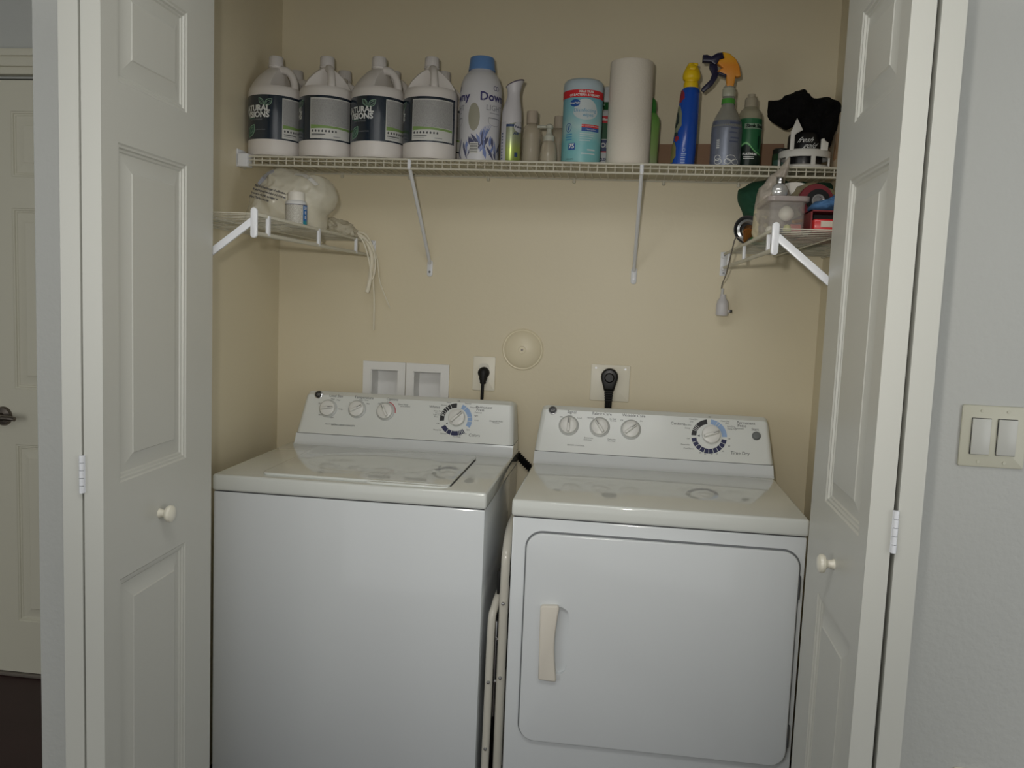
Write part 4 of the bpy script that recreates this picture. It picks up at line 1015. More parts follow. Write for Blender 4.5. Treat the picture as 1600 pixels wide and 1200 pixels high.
# blue aerosol with yellow spray cap
t = thing('cleaner_bottle', 'blue tapered cleaner bottle with a yellow spray cap', 'bottle', (1.2590, -0.222, ZT))
BL = [(0.0300, 0), (0.0330, 0.003), (0.0335, 0.010), (0.0325, 0.060), (0.0300, 0.130), (0.0265, 0.200), (0.0250, 0.212), (0.0205, 0.218)]
b = MB().lathe(BL, 44); b.xf(lambda v: Vector((v.x + 0.012 * v.z / 0.218 - 0.003, v.y, v.z)))
b.build('bottle_body', mat('bottle_blue', srgb(24, 76, 172), 0.25, coat=0.4), t, smooth=50)
b = MB().lathe([(0.0195, 0.212), (0.0205, 0.216), (0.0200, 0.232), (0.0180, 0.234), (0.0185, 0.238), (0.0225, 0.241), (0.0245, 0.248), (0.0235, 0.258), (0.0195, 0.268), (0.0150, 0.277), (0.0110, 0.284), (0.008, 0.286)], 28)
b.box(-0.009, 0.009, -0.026, -0.012, 0.262, 0.272, 0.003); b.box(-0.010, 0.016, -0.012, 0.012, 0.276, 0.285, 0.004)
b.xf(lambda v: Vector((v.x + 0.009, v.y, v.z))); b.build('spray_cap', mat('cap_yellow', srgb(226, 190, 20), 0.4), t, smooth=40)
l = MB(); fb_ = interp(BL)
art = [((-0.060, -0.022, 0.176, 0.212), 0), ((-0.064, -0.022, 0.088, 0.170), 1), ((-0.060, -0.032, 0.108, 0.152), 2), ((-0.055, -0.042, 0.120, 0.140), 1), ((-0.064, -0.030, 0.012, 0.070), 3), ((-0.046, -0.026, 0.070, 0.086), 0), ((-0.050, -0.030, 0.084, 0.096), 2)]
for i, ((a0, a1, z0_, z1_), mi_) in enumerate(art):
    pts = [((a0 + a1) / 2 + (a1 - a0) / 2 * math.cos(q * PI / 8) * (0.8 + 0.2 * math.sin(3 * q)), (z0_ + z1_) / 2 + (z1_ - z0_) / 2 * math.sin(q * PI / 8)) for q in range(16)]
    wrap(l, poly2d(pts), fb_, 0, 0, u0=0.009, off=0.0006 + i * 0.0002, mi=mi_)
pts = [(-0.002 + 0.004 * math.cos(q * PI / 6), 0.046 + 0.005 * math.sin(q * PI / 6)) for q in range(12)]
wrap(l, ring2d(pts, 0.0012), fb_, 0, 0, mi=4); wrap(l, grid2d(-0.008, 0.006, 0.034, 0.036, 4), fb_, 0, 0, mi=4)
for z in (0.030, 0.024, 0.018, 0.012): wrap(l, grid2d(-0.008, 0.004, z, z + 0.0015, 4), fb_, 0, 0, u0=0.0, mi=4)
l.xf(lambda v: Vector((v.x + 0.012 * v.z / 0.218 - 0.003, v.y, v.z)))
l.build('label', [mat('art_red', srgb(140, 44, 62), 0.4), mat('art_olive', srgb(128, 134, 112), 0.4), mat('art_dark', srgb(44, 56, 60), 0.4), mat('art_gold', srgb(128, 124, 78), 0.4), mat('art_pale_blue', srgb(150, 176, 214), 0.4)], t, smooth=0, fix=False)
# trigger spray bottle
t = thing('spray_bottle', 'grey see-through spray bottle with an orange and navy trigger', 'spray bottle', (1.3720, -0.222, ZT))
SPR = [(0.0350, 0), (0.0405, 0.003), (0.0415, 0.010), (0.0415, 0.112), (0.0390, 0.126), (0.0330, 0.142), (0.0260, 0.155), (0.0205, 0.164), (0.0180, 0.170), (0.0165, 0.200), (0.0160, 0.222)]
MB().lathe(SPR, 44).build('bottle_body', film('spray_plastic', srgb(156, 156, 148), 0.15, 0.62), t, smooth=50)
l = MB(); fs_ = interp(SPR)
wrap(l, grid2d(-0.060, 0.062, 0.004, 0.128, 40, 6), fs_, 0, 0, off=0.0006, mi=0)
wrap(l, grid2d(-0.054, 0.054, 0.176, 0.190, 28), fs_, 0, 0, off=0.0010, mi=1)
for k in range(5): wrap(l, grid2d(-0.030, -0.021, 0.052 + 0.005 * k, 0.0545 + 0.005 * k, 3), fs_, 0, 0, off=0.0012, mi=2)
for k, (x0_, x1_) in enumerate(((-0.034, -0.012), (-0.006, 0.012), (0.014, 0.036), (-0.034, -0.016), (-0.002, 0.026))):
    wrap(l, ring2d([((x0_ + x1_) / 2 + (x1_ - x0_) / 2 * math.cos(q * PI / 8), 0.016 + 0.010 * (k > 2) + 0.008 * math.sin(q * PI / 8)) for q in range(16)], 0.0016), fs_, 0, 0, off=0.0012, mi=2)
for k, z in enumerate((0.118, 0.104, 0.092, 0.078, 0.068)): wrap(l, grid2d(0.004 + 0.003 * (k % 2), 0.034 - 0.004 * (k % 3), z, z + 0.004, 6), fs_, 0, 0, off=0.0012, mi=3)
l.build('label', [mat('label_silver', srgb(128, 134, 148), 0.28, metal=0.35, mottle=0.25, mscale=40), mat('band_green', srgb(72, 146, 56), 0.4), WHITEINK, mat('label_slate', srgb(88, 96, 122), 0.4)], t, smooth=0, fix=False)
ORG = ramp_mat('trigger_orange', [(0, srgb(218, 146, 52)), (0.5, srgb(222, 140, 44)), (1, srgb(226, 176, 44))], 2, 0.24, 0.315, rough=0.35)
DNV = mat('trigger_navy', srgb(30, 28, 56), 0.35)
hx_ = lambda px, py: ((px - 640) * 0.000386, 0.315 - (py - 50) * 0.000392)
b = MB().prism([hx_(*p) for p in ((575, 52), (625, 62), (672, 100), (700, 150), (712, 215), (690, 222), (676, 218), (672, 262), (665, 300), (618, 300), (616, 262), (612, 215), (560, 196), (548, 180), (585, 160), (545, 130), (556, 105), (590, 95))], -0.013, 0.013, bev=0.004, seg=3)
b.build('trigger_housing', ORG, t, smooth=40)
b = MB().prism([hx_(*p) for p in ((440, 72), (470, 70), (500, 82), (540, 58), (574, 54), (588, 92), (556, 102), (545, 128), (530, 140), (512, 130), (500, 120), (440, 118))], -0.0115, 0.0115, bev=0.003, seg=2)
b.prism([hx_(*p) for p in ((490, 128), (545, 136), (556, 182), (552, 225), (520, 275), (462, 324), (444, 312), (446, 296), (500, 240), (512, 196), (492, 160))], -0.007, 0.007, bev=0.003, seg=2)
b.prism([hx_(*p) for p in ((556, 184), (612, 205), (612, 220), (552, 200))], -0.0135, 0.0135, bev=0.002)
b.build('trigger', DNV, t, smooth=40)
MB().lathe([(0.0175, 0.196), (0.0185, 0.200), (0.0180, 0.216), (0.0120, 0.226), (0.0095, 0.232)], 28).build('collar', film('collar_clear', srgb(190, 190, 170), 0.25, 0.8), t)
# green dish soap like bottle
t = thing('soap_bottle', 'green and black soap bottle with a clear cap, right of the spray bottle', 'bottle', (1.4385, -0.186, ZT))
SB = [(0.0280, 0), (0.0315, 0.003), (0.0325, 0.01), (0.0325, 0.148), (0.0310, 0.158), (0.0265, 0.167), (0.0190, 0.174), (0.0175, 0.178)]
MB().lathe(SB, 40).build('bottle_body', film('soap_clear', srgb(176, 172, 148), 0.15, 0.65), t, smooth=50)
MB().lathe([(0.0180, 0.174), (0.0180, 0.196), (0.0150, 0.202), (0.0110, 0.203), (0.0105, 0.212), (0.001, 0.213)], 28).build('cap', film('cap_clear2', srgb(178, 170, 150), 0.3, 0.8), t)
l = MB()
wrap(l, grid2d(-0.085, 0.085, 0.003, 0.142, 40), 0.0325, 0, 0, off=0.0006, mi=0)
def wave(x): return 0.050 + 0.020 * math.exp(-((x + 0.012) / 0.018) ** 2) - 0.25 * max(0, x) + 0.05 * min(0, x + 0.03)
def bandg(f0, f1, x0, x1, n=30):
    xs = [x0 + (x1 - x0) * i / n for i in range(n + 1)]
    return [(x, f0(x)) for x in xs] + [(x, f1(x)) for x in xs], [(i, i + 1, n + 2 + i, n + 1 + i) for i in range(n)]
wrap(l, bandg(lambda x: 0.003, wave, -0.085, 0.085), 0.0325, 0, 0, off=0.0011, mi=1)
wrap(l, bandg(lambda x: wave(x) + 0.002, lambda x: wave(x) + 0.0045 + 0.003 * math.exp(-((x + 0.01) / 0.02) ** 2), -0.060, 0.060), 0.0325, 0, 0, off=0.0013, mi=2)
wrap(l, grid2d(-0.018, 0.046, 0.1135, 0.1275, 14), 0.0325, 0, 0, off=0.0014, mi=4)
wrap(l, text_geo('Simk Suds', 0.0128, bold=0.0008), 0.0325, 0, 0.1205, u0=0.013, off=0.0020, mi=1)
wrap(l, text_geo('PLATINUM', 0.0078, bold=0.0005), 0.0325, 0, 0.044, u0=0.000, off=0.0022, mi=3)
for z in (0.036, 0.0315): wrap(l, grid2d(-0.016, 0.012, z, z + 0.002, 6), 0.0325, 0, 0, off=0.0022, mi=3)
wrap(l, grid2d(0.022, 0.026, 0.060, 0.095, 2), 0.0325, 0, 0, off=0.0018, mi=1)
l.build('label', [mat('soap_green', srgb(44, 104, 68), 0.35), mat('soap_dark', srgb(16, 36, 28), 0.35), mat('soap_light', srgb(130, 196, 130), 0.4), WHITEINK, mat('soap_outline', srgb(136, 160, 140), 0.4)], t, smooth=0, fix=False)
# brown board lying along the wall
t = MB().box(1.195, 1.560, -0.036, -0.028, 0.0, 0.100, 0.001)
t.xf(lambda v: Vector((v.x, v.y, v.z + ZT - 0.0 + 0.02 * (v.x - 1.195) * (1 if v.z > 0.05 else 0))))
tag(t.build('cardboard_sheet', mat('board_brown', srgb(156, 124, 100), 0.8)), 'brown cardboard strip leaning on the wall behind the spray bottles', 'cardboard')
# ring stand with black jar and white uprights
t = thing('gel_air_freshener', 'black air freshener jar in a white ring stand, under the black cloth', 'air freshener', (1.5880, -0.205, ZT))
RW = mat('stand_white', srgb(208, 206, 200), 0.4)
b = MB().lathe([(0.064, 0.0), (0.0700, 0.002), (0.0700, 0.010), (0.0640, 0.014), (0.0560, 0.014), (0.0560, 0.0)], 48, cap0=False, cap1=False)
b.lathe([(0.0690, 0.034), (0.0690, 0.050), (0.0665, 0.053), (0.0630, 0.053), (0.0630, 0.034)], 48, cap0=False, cap1=False)
for k in range(6):
    a = D(-90 + 10 + 60 * k); c_, s_ = math.cos(a), math.sin(a)
    q = MB().box(0.0630, 0.0688, -0.006, 0.006, 0.010, 0.038, 0.001); q.xf(lambda v: Vector((v.x * c_ - v.y * s_, v.x * s_ + v.y * c_, v.z))); b.join(q)
b.build('ring_stand', RW, t, smooth=40)
up = lambda px, py: ((px - 1190) * 0.000386, 0.0 - (py - 868) * 0.000397)
for pp in (((1060, 745), (1060, 625), (1095, 530), (1140, 610), (1100, 632), (1088, 645), (1088, 745)), ((1268, 740), (1268, 668), (1288, 662), (1296, 680), (1318, 690), (1316, 745))):
    MB().prism([up(*p) for p in pp], -0.060, -0.052, bev=0.0012).build('upright', RW, t)
MB().lathe([(0.040, 0.012), (0.046, 0.016), (0.047, 0.024), (0.047, 0.094), (0.044, 0.100), (0.001, 0.101)], 40).build('jar', mat('jar_black', srgb(20, 20, 22), 0.3), t)
l = MB(); wrap(l, text_geo('fresh', 0.0200, shear=0.8), 0.047, D(-14), 0.0790, u0=0.0, off=0.0008, mi=0); wrap(l, text_geo('gold', 0.0200, shear=0.8), 0.047, D(2), 0.0640, off=0.0008, mi=0)
l.build('label', [WHITEINK], t, smooth=0, fix=False)
# black cloth draped over it
kx = lambda px, py: ((px - 1240) * 0.00181, 0.213 - (py - 148) * 0.00187)
ol = [kx(*p) for p in ((1196, 164), (1206, 160), (1222, 154), (1245, 147), (1252, 155), (1260, 160), (1276, 157), (1292, 162), (1301, 170), (1305, 178), (1300, 192), (1296, 205), (1290, 222), (1276, 224), (1266, 212), (1244, 208), (1236, 192), (1226, 199), (1211, 194), (1199, 184))]
b = lump(ol, 0.115, namp=0.012, nsc=20, rings=12, seed=4.0, crease=0.010)
BC = mat('cloth_black', srgb(14, 13, 14), 0.95, bump=0.5, bscale=300, spec=0.2)
o = b.build('cloth', BC); o.location = (1.5640, -0.205, ZT + 0.002); tag(o, 'crumpled black cloth heaped on top of the ring stand', 'cloth')
# small green jar behind the stand
t = thing('small_jar', 'dark green jar peeping out left of the white ring stand', 'jar', (1.5420, -0.105, ZT))
MB().lathe([(0.022, 0), (0.025, 0.003), (0.025, 0.060), (0.022, 0.065)], 28).build('jar_body', mat('jar_green', srgb(40, 74, 48), 0.3), t)
MB().lathe([(0.0235, 0.063), (0.0235, 0.076), (0.021, 0.079)], 28).build('lid', mat('lid_dark', srgb(36, 42, 38), 0.4), t)
l = MB(); wrap(l, grid2d(-0.02, 0.02, 0.03, 0.045, 8), 0.025, D(-20), 0, mi=0); l.build('label', [LEAFDK], t, smooth=0, fix=False)
# printed box at the right end
t = thing('carton', 'cream printed carton at the right end of the long shelf', 'box', (1.6820, -0.155, ZT))
b = MB().box(-0.018, 0.018, -0.11, 0.11, 0, 0.152, 0.001)
b.build('carton_body', mat('carton_cream', srgb(196, 178, 150), 0.6), t)
l = MB()
for k in range(4): l.add([(-0.0184, -0.10 + 0.012 * k, 0.03), (-0.0184, -0.094 + 0.012 * k, 0.03), (-0.0184, -0.096 + 0.012 * k, 0.10), (-0.0184, -0.100 + 0.012 * k, 0.098)], [(0, 1, 2, 3)], 0)
for k in range(3): l.add([(-0.016 + 0.010 * k, -0.1104, 0.03), (-0.011 + 0.010 * k, -0.1104, 0.03), (-0.012 + 0.010 * k, -0.1104, 0.092), (-0.014 + 0.010 * k, -0.1104, 0.09)], [(0, 1, 2, 3)], 0)
l.add([(-0.016, -0.1104, 0.118), (0.015, -0.1104, 0.126), (0.016, -0.1104, 0.132), (-0.020, -0.1104, 0.123)], [(0, 1, 2, 3)], 1)
l.build('print', [mat('carton_orange', srgb(172, 112, 58), 0.6), INKB], t, smooth=0, fix=False)

# ------------------------------------------------------------------ left side shelf
ZS = ZL + 0.001
FILM = film('bag_plastic', srgb(236, 232, 216), 0.20, 0.50, bump=0.6, bscale=26)
ol = [(0.030, 0.000), (0.040, 0.026), (0.056, 0.070), (0.083, 0.122), (0.112, 0.160), (0.150, 0.168), (0.200, 0.160), (0.262, 0.148), (0.292, 0.118), (0.300, 0.094), (0.285, 0.066), (0.268, 0.045), (0.262, 0.002), (0.200, -0.001), (0.11, -0.001)]
b = lump(ol, 0.19, namp=0.006, nsc=13, seed=1.5, crease=0.011)
b.xf(lambda v: Vector((v.x, v.y, max(v.z, 0.0))))
bag_pts = [Vector(p) for p in b.v if p[1] < 0]
t = thing('plastic_bag', 'large clear plastic bag of cream filter material on the left side shelf', 'bag', (0.0, -0.350, ZS))
o = b.build('bag', FILM, t, smooth=70)
ol2 = [(0.052, 0.004), (0.066, 0.05), (0.095, 0.095), (0.14, 0.118), (0.20, 0.112), (0.245, 0.085), (0.252, 0.045), (0.245, 0.005), (0.13, 0.003)]
lump(ol2, 0.135, namp=0.006, nsc=16, seed=2.2, crease=0.008).build('bag_contents', mat('filter_white', srgb(238, 232, 212), 0.9, bump=0.3, bscale=60), t, smooth=70)
def on_bag(x, z):
    return min(p.y for p in sorted(bag_pts, key=lambda p: (p.x - x) ** 2 + (p.z - z) ** 2)[:4]) - 0.0012
l = MB()
rows = ('WARNING: To avoid danger of suffocation, keep', 'this plastic bag away from babies and children.', 'Do not use in cribs, beds, carriages or', 'playpens. This bag is not a toy.')
for k, s_ in enumerate(rows):
    vs, fs = text_geo(s_, 0.0088, bold=0.0003, align='LEFT', res=1)
    ca, sa = math.cos(-0.24), math.sin(-0.24); cache = {}
    pts = []
    for u, v in vs:
        u *= 0.72; x = 0.086 + u * ca - v * sa - 0.004 * k; z = 0.119 - 0.0098 * k + u * sa + v * ca
        key = (round(x, 3), round(z, 3))
        if key not in cache: cache[key] = on_bag(x, z)
        pts.append((x, cache[key], z))
    l.add(pts, fs, 0)
l.build('print', [mat('bag_ink', srgb(84, 84, 90), 0.6)], t, smooth=0, fix=False)
def strip(pts, w, name):
    b = MB()
    for (x0_, z0_), (x1_, z1_) in zip(pts, pts[1:]):
        d = Vector((x1_ - x0_, z1_ - z0_)).normalized() * w; nx, nz = -d.y, d.x
        q = [(x0_ + nx, z0_ + nz), (x1_ + nx, z1_ + nz), (x1_ - nx, z1_ - nz), (x0_ - nx, z0_ - nz)]
        b.add([(x, on_bag(x, z) - 0.0012, z) for x, z in q] + [(x, on_bag(x, z) + 0.002, z) for x, z in q], [(0, 1, 2, 3), (4, 7, 6, 5), (0, 4, 5, 1), (1, 5, 6, 2), (2, 6, 7, 3), (3, 7, 4, 0)])
    return b
strip([(0.098, 0.122), (0.112, 0.138), (0.128, 0.150), (0.142, 0.158)], 0.0065, 's').build('tie_strip', mat('strip_lilac', srgb(176, 180, 196), 0.3), t, smooth=50)
strip([(0.205, 0.150), (0.228, 0.149), (0.250, 0.138), (0.268, 0.122)], 0.0040, 's').build('tie_strip', mat('cord_white', srgb(222, 220, 214), 0.4), t, smooth=50)
# pill bottle
t = thing('pill_bottle', 'white supplement bottle with a blue label on the left side shelf', 'bottle', (0.2440, -0.500, ZS))
MB().lathe([(0.024, 0), (0.0275, 0.002), (0.0280, 0.006), (0.0280, 0.060), (0.0265, 0.066), (0.0215, 0.070)], 36).build('bottle_body', mat('pill_white', srgb(216, 216, 214), 0.35), t, smooth=50)
MB().lathe([(0.0225, 0.068), (0.0228, 0.070), (0.0222, 0.088), (0.0205, 0.091), (0.001, 0.0915)], 36).build('cap', mat('pill_cap', srgb(222, 218, 208), 0.4), t)
l = MB()
wrap(l, grid2d(-0.080, 0.080, 0.006, 0.058, 40), 0.0280, 0, 0, off=0.0005, mi=0); wrap(l, grid2d(0.030, 0.062, 0.006, 0.056, 10), 0.0280, D(0), 0, off=0.0009, mi=1)
wrap(l, grid2d(0.030, 0.062, 0.006, 0.016, 10), 0.0280, 0, 0, off=0.0012, mi=3); wrap(l, grid2d(-0.080, 0.080, 0.0565, 0.058, 40), 0.0280, 0, 0, off=0.0010, mi=2)
for k, (s_, q) in enumerate((('24', 0.006), ('B', 0.004), ('B', 0.004))): wrap(l, text_geo(s_, 0.011, bold=0.0003), 0.028, D(78), 0.049 - 0.012 * k, off=0.0014, mi=4)
l.build('label', [fine_print('pill_print', srgb(206, 204, 196), srgb(168, 164, 152), 1100), mat('pill_blue', srgb(24, 104, 176), 0.35), NAVY, mat('pill_teal', srgb(30, 140, 160), 0.35), WHITEINK], t, smooth=0, fix=False)
# small crumpled bag
ol = [(0, 0), (0.002, 0.032), (0.018, 0.050), (0.045, 0.044), (0.072, 0.036), (0.092, 0.018), (0.094, 0.0), (0.045, -0.001)]
t = thing('plastic_bag', 'small crumpled clear bag behind the supplement bottle', 'bag', (0.212, -0.185, ZS))
b = lump(ol, 0.10, namp=0.008, nsc=30, rings=10, seed=7.1, crease=0.014); b.xf(lambda v: Vector((v.x, v.y, max(v.z, 0.0005)))); b.build('bag', film('bag_film_small', srgb(214, 208, 188), 0.2, 0.6, bump=0.6, bscale=50), t, smooth=60)
# white cords hanging off the end of the left shelf
t = thing('cord_bundle', 'tangle of thin white cords hanging off the end of the left side shelf', 'cords', (0.30, -0.09, ZS))
WC = mat('string_white', srgb(238, 232, 214), 0.7)
def rl(p): return [(x - 0.30, y + 0.09, z - ZS) for x, y, z in p]
MB().tube(rl([(0.232, -0.12, 1.560), (0.262, -0.12, 1.572), (0.292, -0.115, 1.566), (0.316, -0.10, 1.545), (0.330, -0.09, 1.500), (0.326, -0.085, 1.445), (0.318, -0.08, 1.405), (0.314, -0.08, 1.390)]), 0.0064, 8, sub=5).build('thick_cord', WC, t)
MB().tube(rl([(0.250, -0.10, 1.562), (0.285, -0.09, 1.575), (0.315, -0.085, 1.560), (0.336, -0.075, 1.505), (0.330, -0.07, 1.44), (0.329, -0.05, 1.37), (0.324, -0.03, 1.27)]), 0.0026, 6, sub=5).build('thin_cord', WC, t)
MB().tube(rl([(0.255, -0.08, 1.560), (0.290, -0.075, 1.568), (0.322, -0.07, 1.540), (0.340, -0.06, 1.49), (0.345, -0.05, 1.43), (0.358, -0.035, 1.385), (0.372, -0.02, 1.345)]), 0.0020, 6, sub=5).build('thin_cord', WC, t)
MB().tube(rl([(0.270, -0.15, 1.558), (0.300, -0.14, 1.560), (0.318, -0.13, 1.535), (0.332, -0.12, 1.48), (0.338, -0.11, 1.43), (0.345, -0.10, 1.47), (0.340, -0.11, 1.52), (0.318, -0.12, 1.552), (0.285, -0.13, 1.562)]), 0.0024, 6, sub=5).build('thin_cord', WC, t)

# ------------------------------------------------------------------ right side shelf
# red tray in a dark open box
t = thing('open_box', 'open dark box with a red tray at the front of the right side shelf', 'box', (1.555, -0.745, ZS))
RD = mat('box_red', srgb(200, 24, 28), 0.35, coat=0.3)
b = MB().box(-0.052, 0.10, -0.030, 0.24, 0, 0.004); b.box(-0.052, 0.10, 0.236, 0.24, 0, 0.050); b.box(-0.052, -0.049, -0.030, 0.24, 0, 0.050); b.box(-0.052, 0.10, -0.030, 0.24, 0.047, 0.050); b.box(0.097, 0.10, -0.030, 0.24, 0, 0.050)
b.build('box_shell', mat('box_maroon', srgb(120, 40, 44), 0.5), t, smooth=0)
MB().box(-0.048, 0.096, 0.03, 0.234, 0.005, 0.046).build('box_inside', mat('box_dark', srgb(26, 20, 22), 0.6), t, smooth=0)
MB().box(-0.048, 0.098, -0.045, 0.018, 0.0045, 0.030, 0.004).build('red_tray', RD, t)
MB().box(-0.034, 0.094, -0.0465, -0.040, 0.0125, 0.026, 0.001).build('tray_insert', mat('insert_grey', srgb(196, 184, 168), 0.5), t)
# blue cloth pad on the box
ol = [(0, 0.006), (0.012, 0.024), (0.035, 0.030), (0.058, 0.042), (0.085, 0.040), (0.11, 0.044), (0.135, 0.034), (0.138, 0.002), (0.07, -0.001)]
b = lump(ol, 0.10, namp=0.004, nsc=30, seed=3.3, crease=0.006); b.xf(lambda v: Vector((v.x, v.y, max(v.z, 0.0005))))
o = b.build('cloth', mat('cloth_blue', srgb(72, 110, 152), 0.85, mottle=0.25, mscale=40)); o.location = (1.513, -0.705, ZS + 0.0505); tag(o, 'folded blue cloth lying on the dark box with the red tray', 'cloth')
# clear plastic tub
t = thing('plastic_tub', 'clear plastic tub of small hardware at the front corner of the right side shelf', 'container', (1.455, -0.690, ZS))
CT = film('tub_clear', srgb(200, 196, 190), 0.08, 0.26)
b = MB().prism(rrect(-0.038, 0.036, -0.085, 0.085, 0.012), 0, 0.066, plane='xy'); b.build('tub', CT, t)
MB().prism(rrect(-0.044, 0.044, -0.091, 0.091, 0.014), 0.0665, 0.078, plane='xy', bev=0.002).build('tub_lid', film('tub_lid', srgb(176, 166, 162), 0.12, 0.62), t)
GP = mat('bulb_white', srgb(226, 222, 208), 0.25)
MB().lathe([(0.001, -0.017), (0.010, -0.0135), (0.0165, -0.0055), (0.017, 0.0015), (0.014, 0.009), (0.008, 0.015), (0.001, 0.017)], 24, c=(0.006, -0.03, 0.046)).build('white_ball', GP, t, smooth=60)
for x, y, z, c_ in ((-0.020, -0.050, 0.010, GP), (-0.026, -0.020, 0.010, GP), (0.004, -0.062, 0.010, mat('bulb_yellow', srgb(196, 196, 130), 0.3))):
    MB().lathe([(0.001, -0.010), (0.007, -0.007), (0.0095, 0), (0.007, 0.007), (0.001, 0.010)], 16, c=(x, y, z)).build('small_bead', c_, t, smooth=60)
MB().cyl((0.016, -0.06, 0.026), (0.036, -0.045, 0.030), 0.004, 8).build('brass_piece', mat('brass', srgb(190, 150, 82), 0.3, metal=0.8), t)
MB().box(0.012, 0.037, -0.05, 0.02, 0.001, 0.022, 0.003).build('red_piece', mat('piece_red', srgb(176, 84, 76), 0.5), t)
MB().box(-0.004, 0.010, -0.05, 0.0, 0.001, 0.016, 0.003).build('blue_piece', mat('piece_blue', srgb(84, 104, 150), 0.5), t)
# silver flask-like bulb on the tub
t = thing('glass_bottle', 'small round glass bottle with a silver cap standing on the clear tub', 'bottle', (1.447, -0.700, ZS + 0.0785))
GL = mat('flask_silver', srgb(200, 200, 198), 0.12, metal=0.55, mottle=0.3, mscale=70)
b = MB().lathe([(0.001, -0.0185), (0.009, -0.016), (0.0160, -0.009), (0.0185, 0.0), (0.0160, 0.009), (0.009, 0.0160), (0.001, 0.0185)], 28, M=Matrix.Rotation(PI / 2, 3, 'X') @ Matrix.Scale(0.55, 3, Vector((0, 0, 1))), c=(0, 0, 0.0186)); b.build('flask', GL, t, smooth=60)
MB().lathe([(0.0095, 0.035), (0.0098, 0.036), (0.0098, 0.047), (0.0085, 0.049), (0.001, 0.0492)], 24).build('cap', CHROME, t)
# clear bag whose peak stands up in front of the long shelf
ol = [(0.016, 0.000), (0.010, 0.035), (0.006, 0.075), (0.012, 0.106), (0.022, 0.130), (0.045, 0.158), (0.064, 0.180), (0.077, 0.194), (0.0785, 0.184), (0.078, 0.165), (0.066, 0.140), (0.080, 0.110), (0.084, 0.050), (0.082, 0.0), (0.040, -0.001)]
t = thing('plastic_bag', 'clear bag with a pointed top rising in front of the long shelf', 'bag', (1.412, -0.540, ZS + 0.001))
b = lump(ol, 0.060, namp=0.005, nsc=20, seed=5.5, crease=0.009); b.xf(lambda v: Vector((v.x, v.y, max(v.z, 0.0005))))
b.build('bag', film('bag_beige', srgb(196, 186, 174), 0.2, 0.62, bump=0.6, bscale=40), t, smooth=60)
b = lump([(0.010, 0.004), (0.008, 0.05), (0.016, 0.09), (0.040, 0.108), (0.064, 0.09), (0.072, 0.01), (0.04, 0.003)], 0.036, namp=0.006, nsc=26, seed=6.1, crease=0.008)
b.build('bag_contents', mat('contents_tan', srgb(190, 180, 152), 0.8, mottle=0.2, mscale=30), t, smooth=60)
# green cloth sack hanging over the edge behind
ol = [(0.000, 0.060), (-0.014, 0.085), (-0.024, 0.110), (-0.022, 0.140), (0.010, 0.158), (0.080, 0.164), (0.160, 0.162), (0.225, 0.156), (0.232, 0.08), (0.230, -0.012), (0.150, -0.022), (0.060, -0.022), (0.030, -0.010), (0.018, 0.030)]
b = lump(ol, 0.12, namp=0.008, nsc=14, rings=12, seed=8.0, crease=0.008)
o = b.build('cloth_sack', mat('cloth_green', srgb(26, 70, 50), 0.85, mottle=0.15, mscale=10)); o.location = (1.446, -0.190, ZS + 0.026); tag(o, 'dark green cloth sack bulging at the back of the right side shelf', 'sack')
# white disc-shaped roll and maroon tape reel
t = thing('paper_plates', 'white round plates standing between the pointed bag and the maroon reel', 'plates', (1.541, -0.362, ZS))
b = MB().lathe([(0.001, 0), (0.068, 0.0), (0.080, 0.006), (0.082, 0.012), (0.078, 0.012), (0.066, 0.006), (0.001, 0.006)], 40, M=Matrix.Rotation(PI / 2 - 0.12, 3, 'X'), c=(0, 0, 0.0830)); b.build('plate', mat('plate_paper', srgb(222, 218, 210), 0.6), t, smooth=40)
t = thing('tape_reel', 'maroon and black reel with a clear hub standing on the dark box', 'reel', (1.5480, -0.585, ZS + 0.0505))
Rt = Matrix.Rotation(PI / 2, 3, 'X')
MB().lathe([(0.024, -0.013), (0.0385, -0.013), (0.040, -0.010), (0.040, 0.010), (0.0385, 0.013), (0.024, 0.013)], 48, M=Rt, c=(0, 0, 0.0402)).build('reel_rim', mat('reel_maroon', srgb(112, 34, 42), 0.35), t)
MB().lathe([(0.0145, -0.018), (0.0265, -0.018), (0.0270, -0.014), (0.0270, 0.018), (0.0145, 0.018)], 40, M=Rt, c=(0.003, 0, 0.0402), cap0=False, cap1=False).build('reel_core', BLACKP, t)
b = MB().lathe([(0.009, 0.008), (0.0145, 0.008), (0.0145, 0.021), (0.0125, 0.023), (0.009, 0.021)], 32, M=Rt, c=(0.003, 0, 0.0402), cap0=False, cap1=False)
b.lathe([(0.009, 0.012), (0.009, 0.015)], 20, M=Rt, c=(0.003, 0, 0.0402))
for k in range(8):
    a = PI * k / 4; b.cyl((0.003 + 0.003 * math.cos(a), -0.019, 0.0402 + 0.003 * math.sin(a)), (0.003 + 0.013 * math.cos(a), -0.019, 0.0402 + 0.013 * math.sin(a)), 0.0010, 6)
b.build('hub', mat('hub_clear', srgb(176, 176, 176), 0.15, metal=0.4), t)
# another tan film bag above the reel
ol = [(0, 0), (0.002, 0.090), (0.020, 0.130), (0.05, 0.152), (0.09, 0.140), (0.128, 0.124), (0.134, 0.06), (0.130, 0.0), (0.07, -0.001)]
b = lump(ol, 0.06, namp=0.005, nsc=24, seed=9.2, crease=0.008); b.xf(lambda v: Vector((v.x, v.y, max(v.z, 0.0)))); o = b.build('plastic_bag', film('bag_tan', srgb(150, 140, 108), 0.2, 0.72, bump=0.6, bscale=50)); o.location = (1.506, -0.440, ZS + 0.001)
tag(o, 'tan crumpled plastic bag standing behind the maroon reel', 'bag')
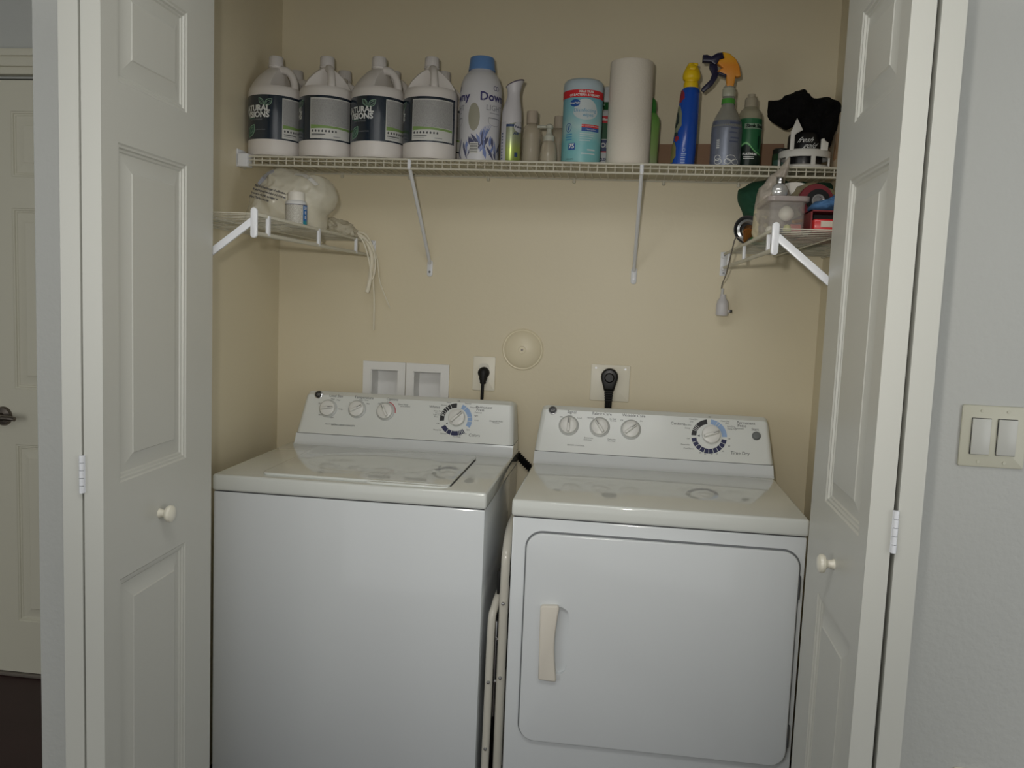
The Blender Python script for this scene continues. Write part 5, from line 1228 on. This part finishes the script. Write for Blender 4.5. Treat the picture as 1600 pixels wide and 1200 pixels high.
# clip lamp
t = thing('clip_lamp', 'grey round clip lamp with a brass socket at the back of the right side shelf', 'lamp', (1.4290, -0.355, ZS))
Ml = Matrix.Rotation(D(84), 3, 'X') @ Matrix.Rotation(D(8), 3, 'Y')
MB().lathe([(0.010, -0.022), (0.024, -0.020), (0.034, -0.010), (0.0385, 0.004), (0.0372, 0.006), (0.0350, 0.004), (0.031, -0.008), (0.022, -0.017), (0.010, -0.019)], 40, M=Ml, c=(0, 0, 0.0400), cap0=False, cap1=False).build('lamp_shade', mat('shade_grey', srgb(92, 94, 96), 0.3, metal=0.4), t, smooth=50)
MB().lathe([(0.028, -0.006), (0.0285, 0.001), (0.0225, 0.003), (0.0195, -0.002), (0.0200, -0.010)], 36, M=Ml, c=(0, 0, 0.0400), cap0=False, cap1=False).build('inner_ring', mat('shade_ring', srgb(150, 152, 152), 0.25, metal=0.5), t, smooth=50)
b = MB().cyl((0.004, 0.008, 0.040), (-0.002, -0.022, 0.030), 0.0150, 20, r1=0.0135); b.cyl((-0.002, -0.022, 0.030), (-0.014, -0.052, 0.006), 0.0120, 16, r1=0.003); b.build('lamp_socket', mat('copper_brass', srgb(190, 128, 66), 0.25, metal=0.8), t, smooth=50)
MB().tube([(-0.014, -0.050, 0.006), (-0.034, -0.045, 0.016), (-0.040, -0.02, -0.020), (-0.034, 0.12, -0.070), (-0.026, 0.285, -0.100), (-0.022, 0.300, -0.128)], 0.0019, 6, sub=6).build('lamp_cord', mat('cord_grey', srgb(110, 104, 96), 0.4), t)
b = MB().cyl((-0.022, 0.300, -0.136), (-0.022, 0.300, -0.108), 0.0040, 10); b.build('cord_grip', mat('cord_white2', srgb(200, 200, 200), 0.4), t)
b = MB().lathe([(0.0165, 0), (0.0185, 0.004), (0.0185, 0.030), (0.0165, 0.044), (0.0100, 0.052), (0.0085, 0.064)], 28, c=(-0.019, 0.300, -0.190)); b.box(-0.007, 0.003, 0.294, 0.306, -0.180, -0.172, 0.001); pg = b.build('plug', mat('plug_white', srgb(206, 204, 206), 0.35), t)
MB().box(0.003, 0.010, 0.2955, 0.3045, -0.180, -0.171, 0.001).build('prong', BLACKP, t)
# green packet under the bag
b = MB().box(1.430, 1.480, -0.495, -0.400, ZS, ZS + 0.018, 0.003); tag(b.build('green_packet', mat('packet_green', srgb(22, 118, 62), 0.5)), 'bright green packet lying flat under the clear pointed bag', 'packet')
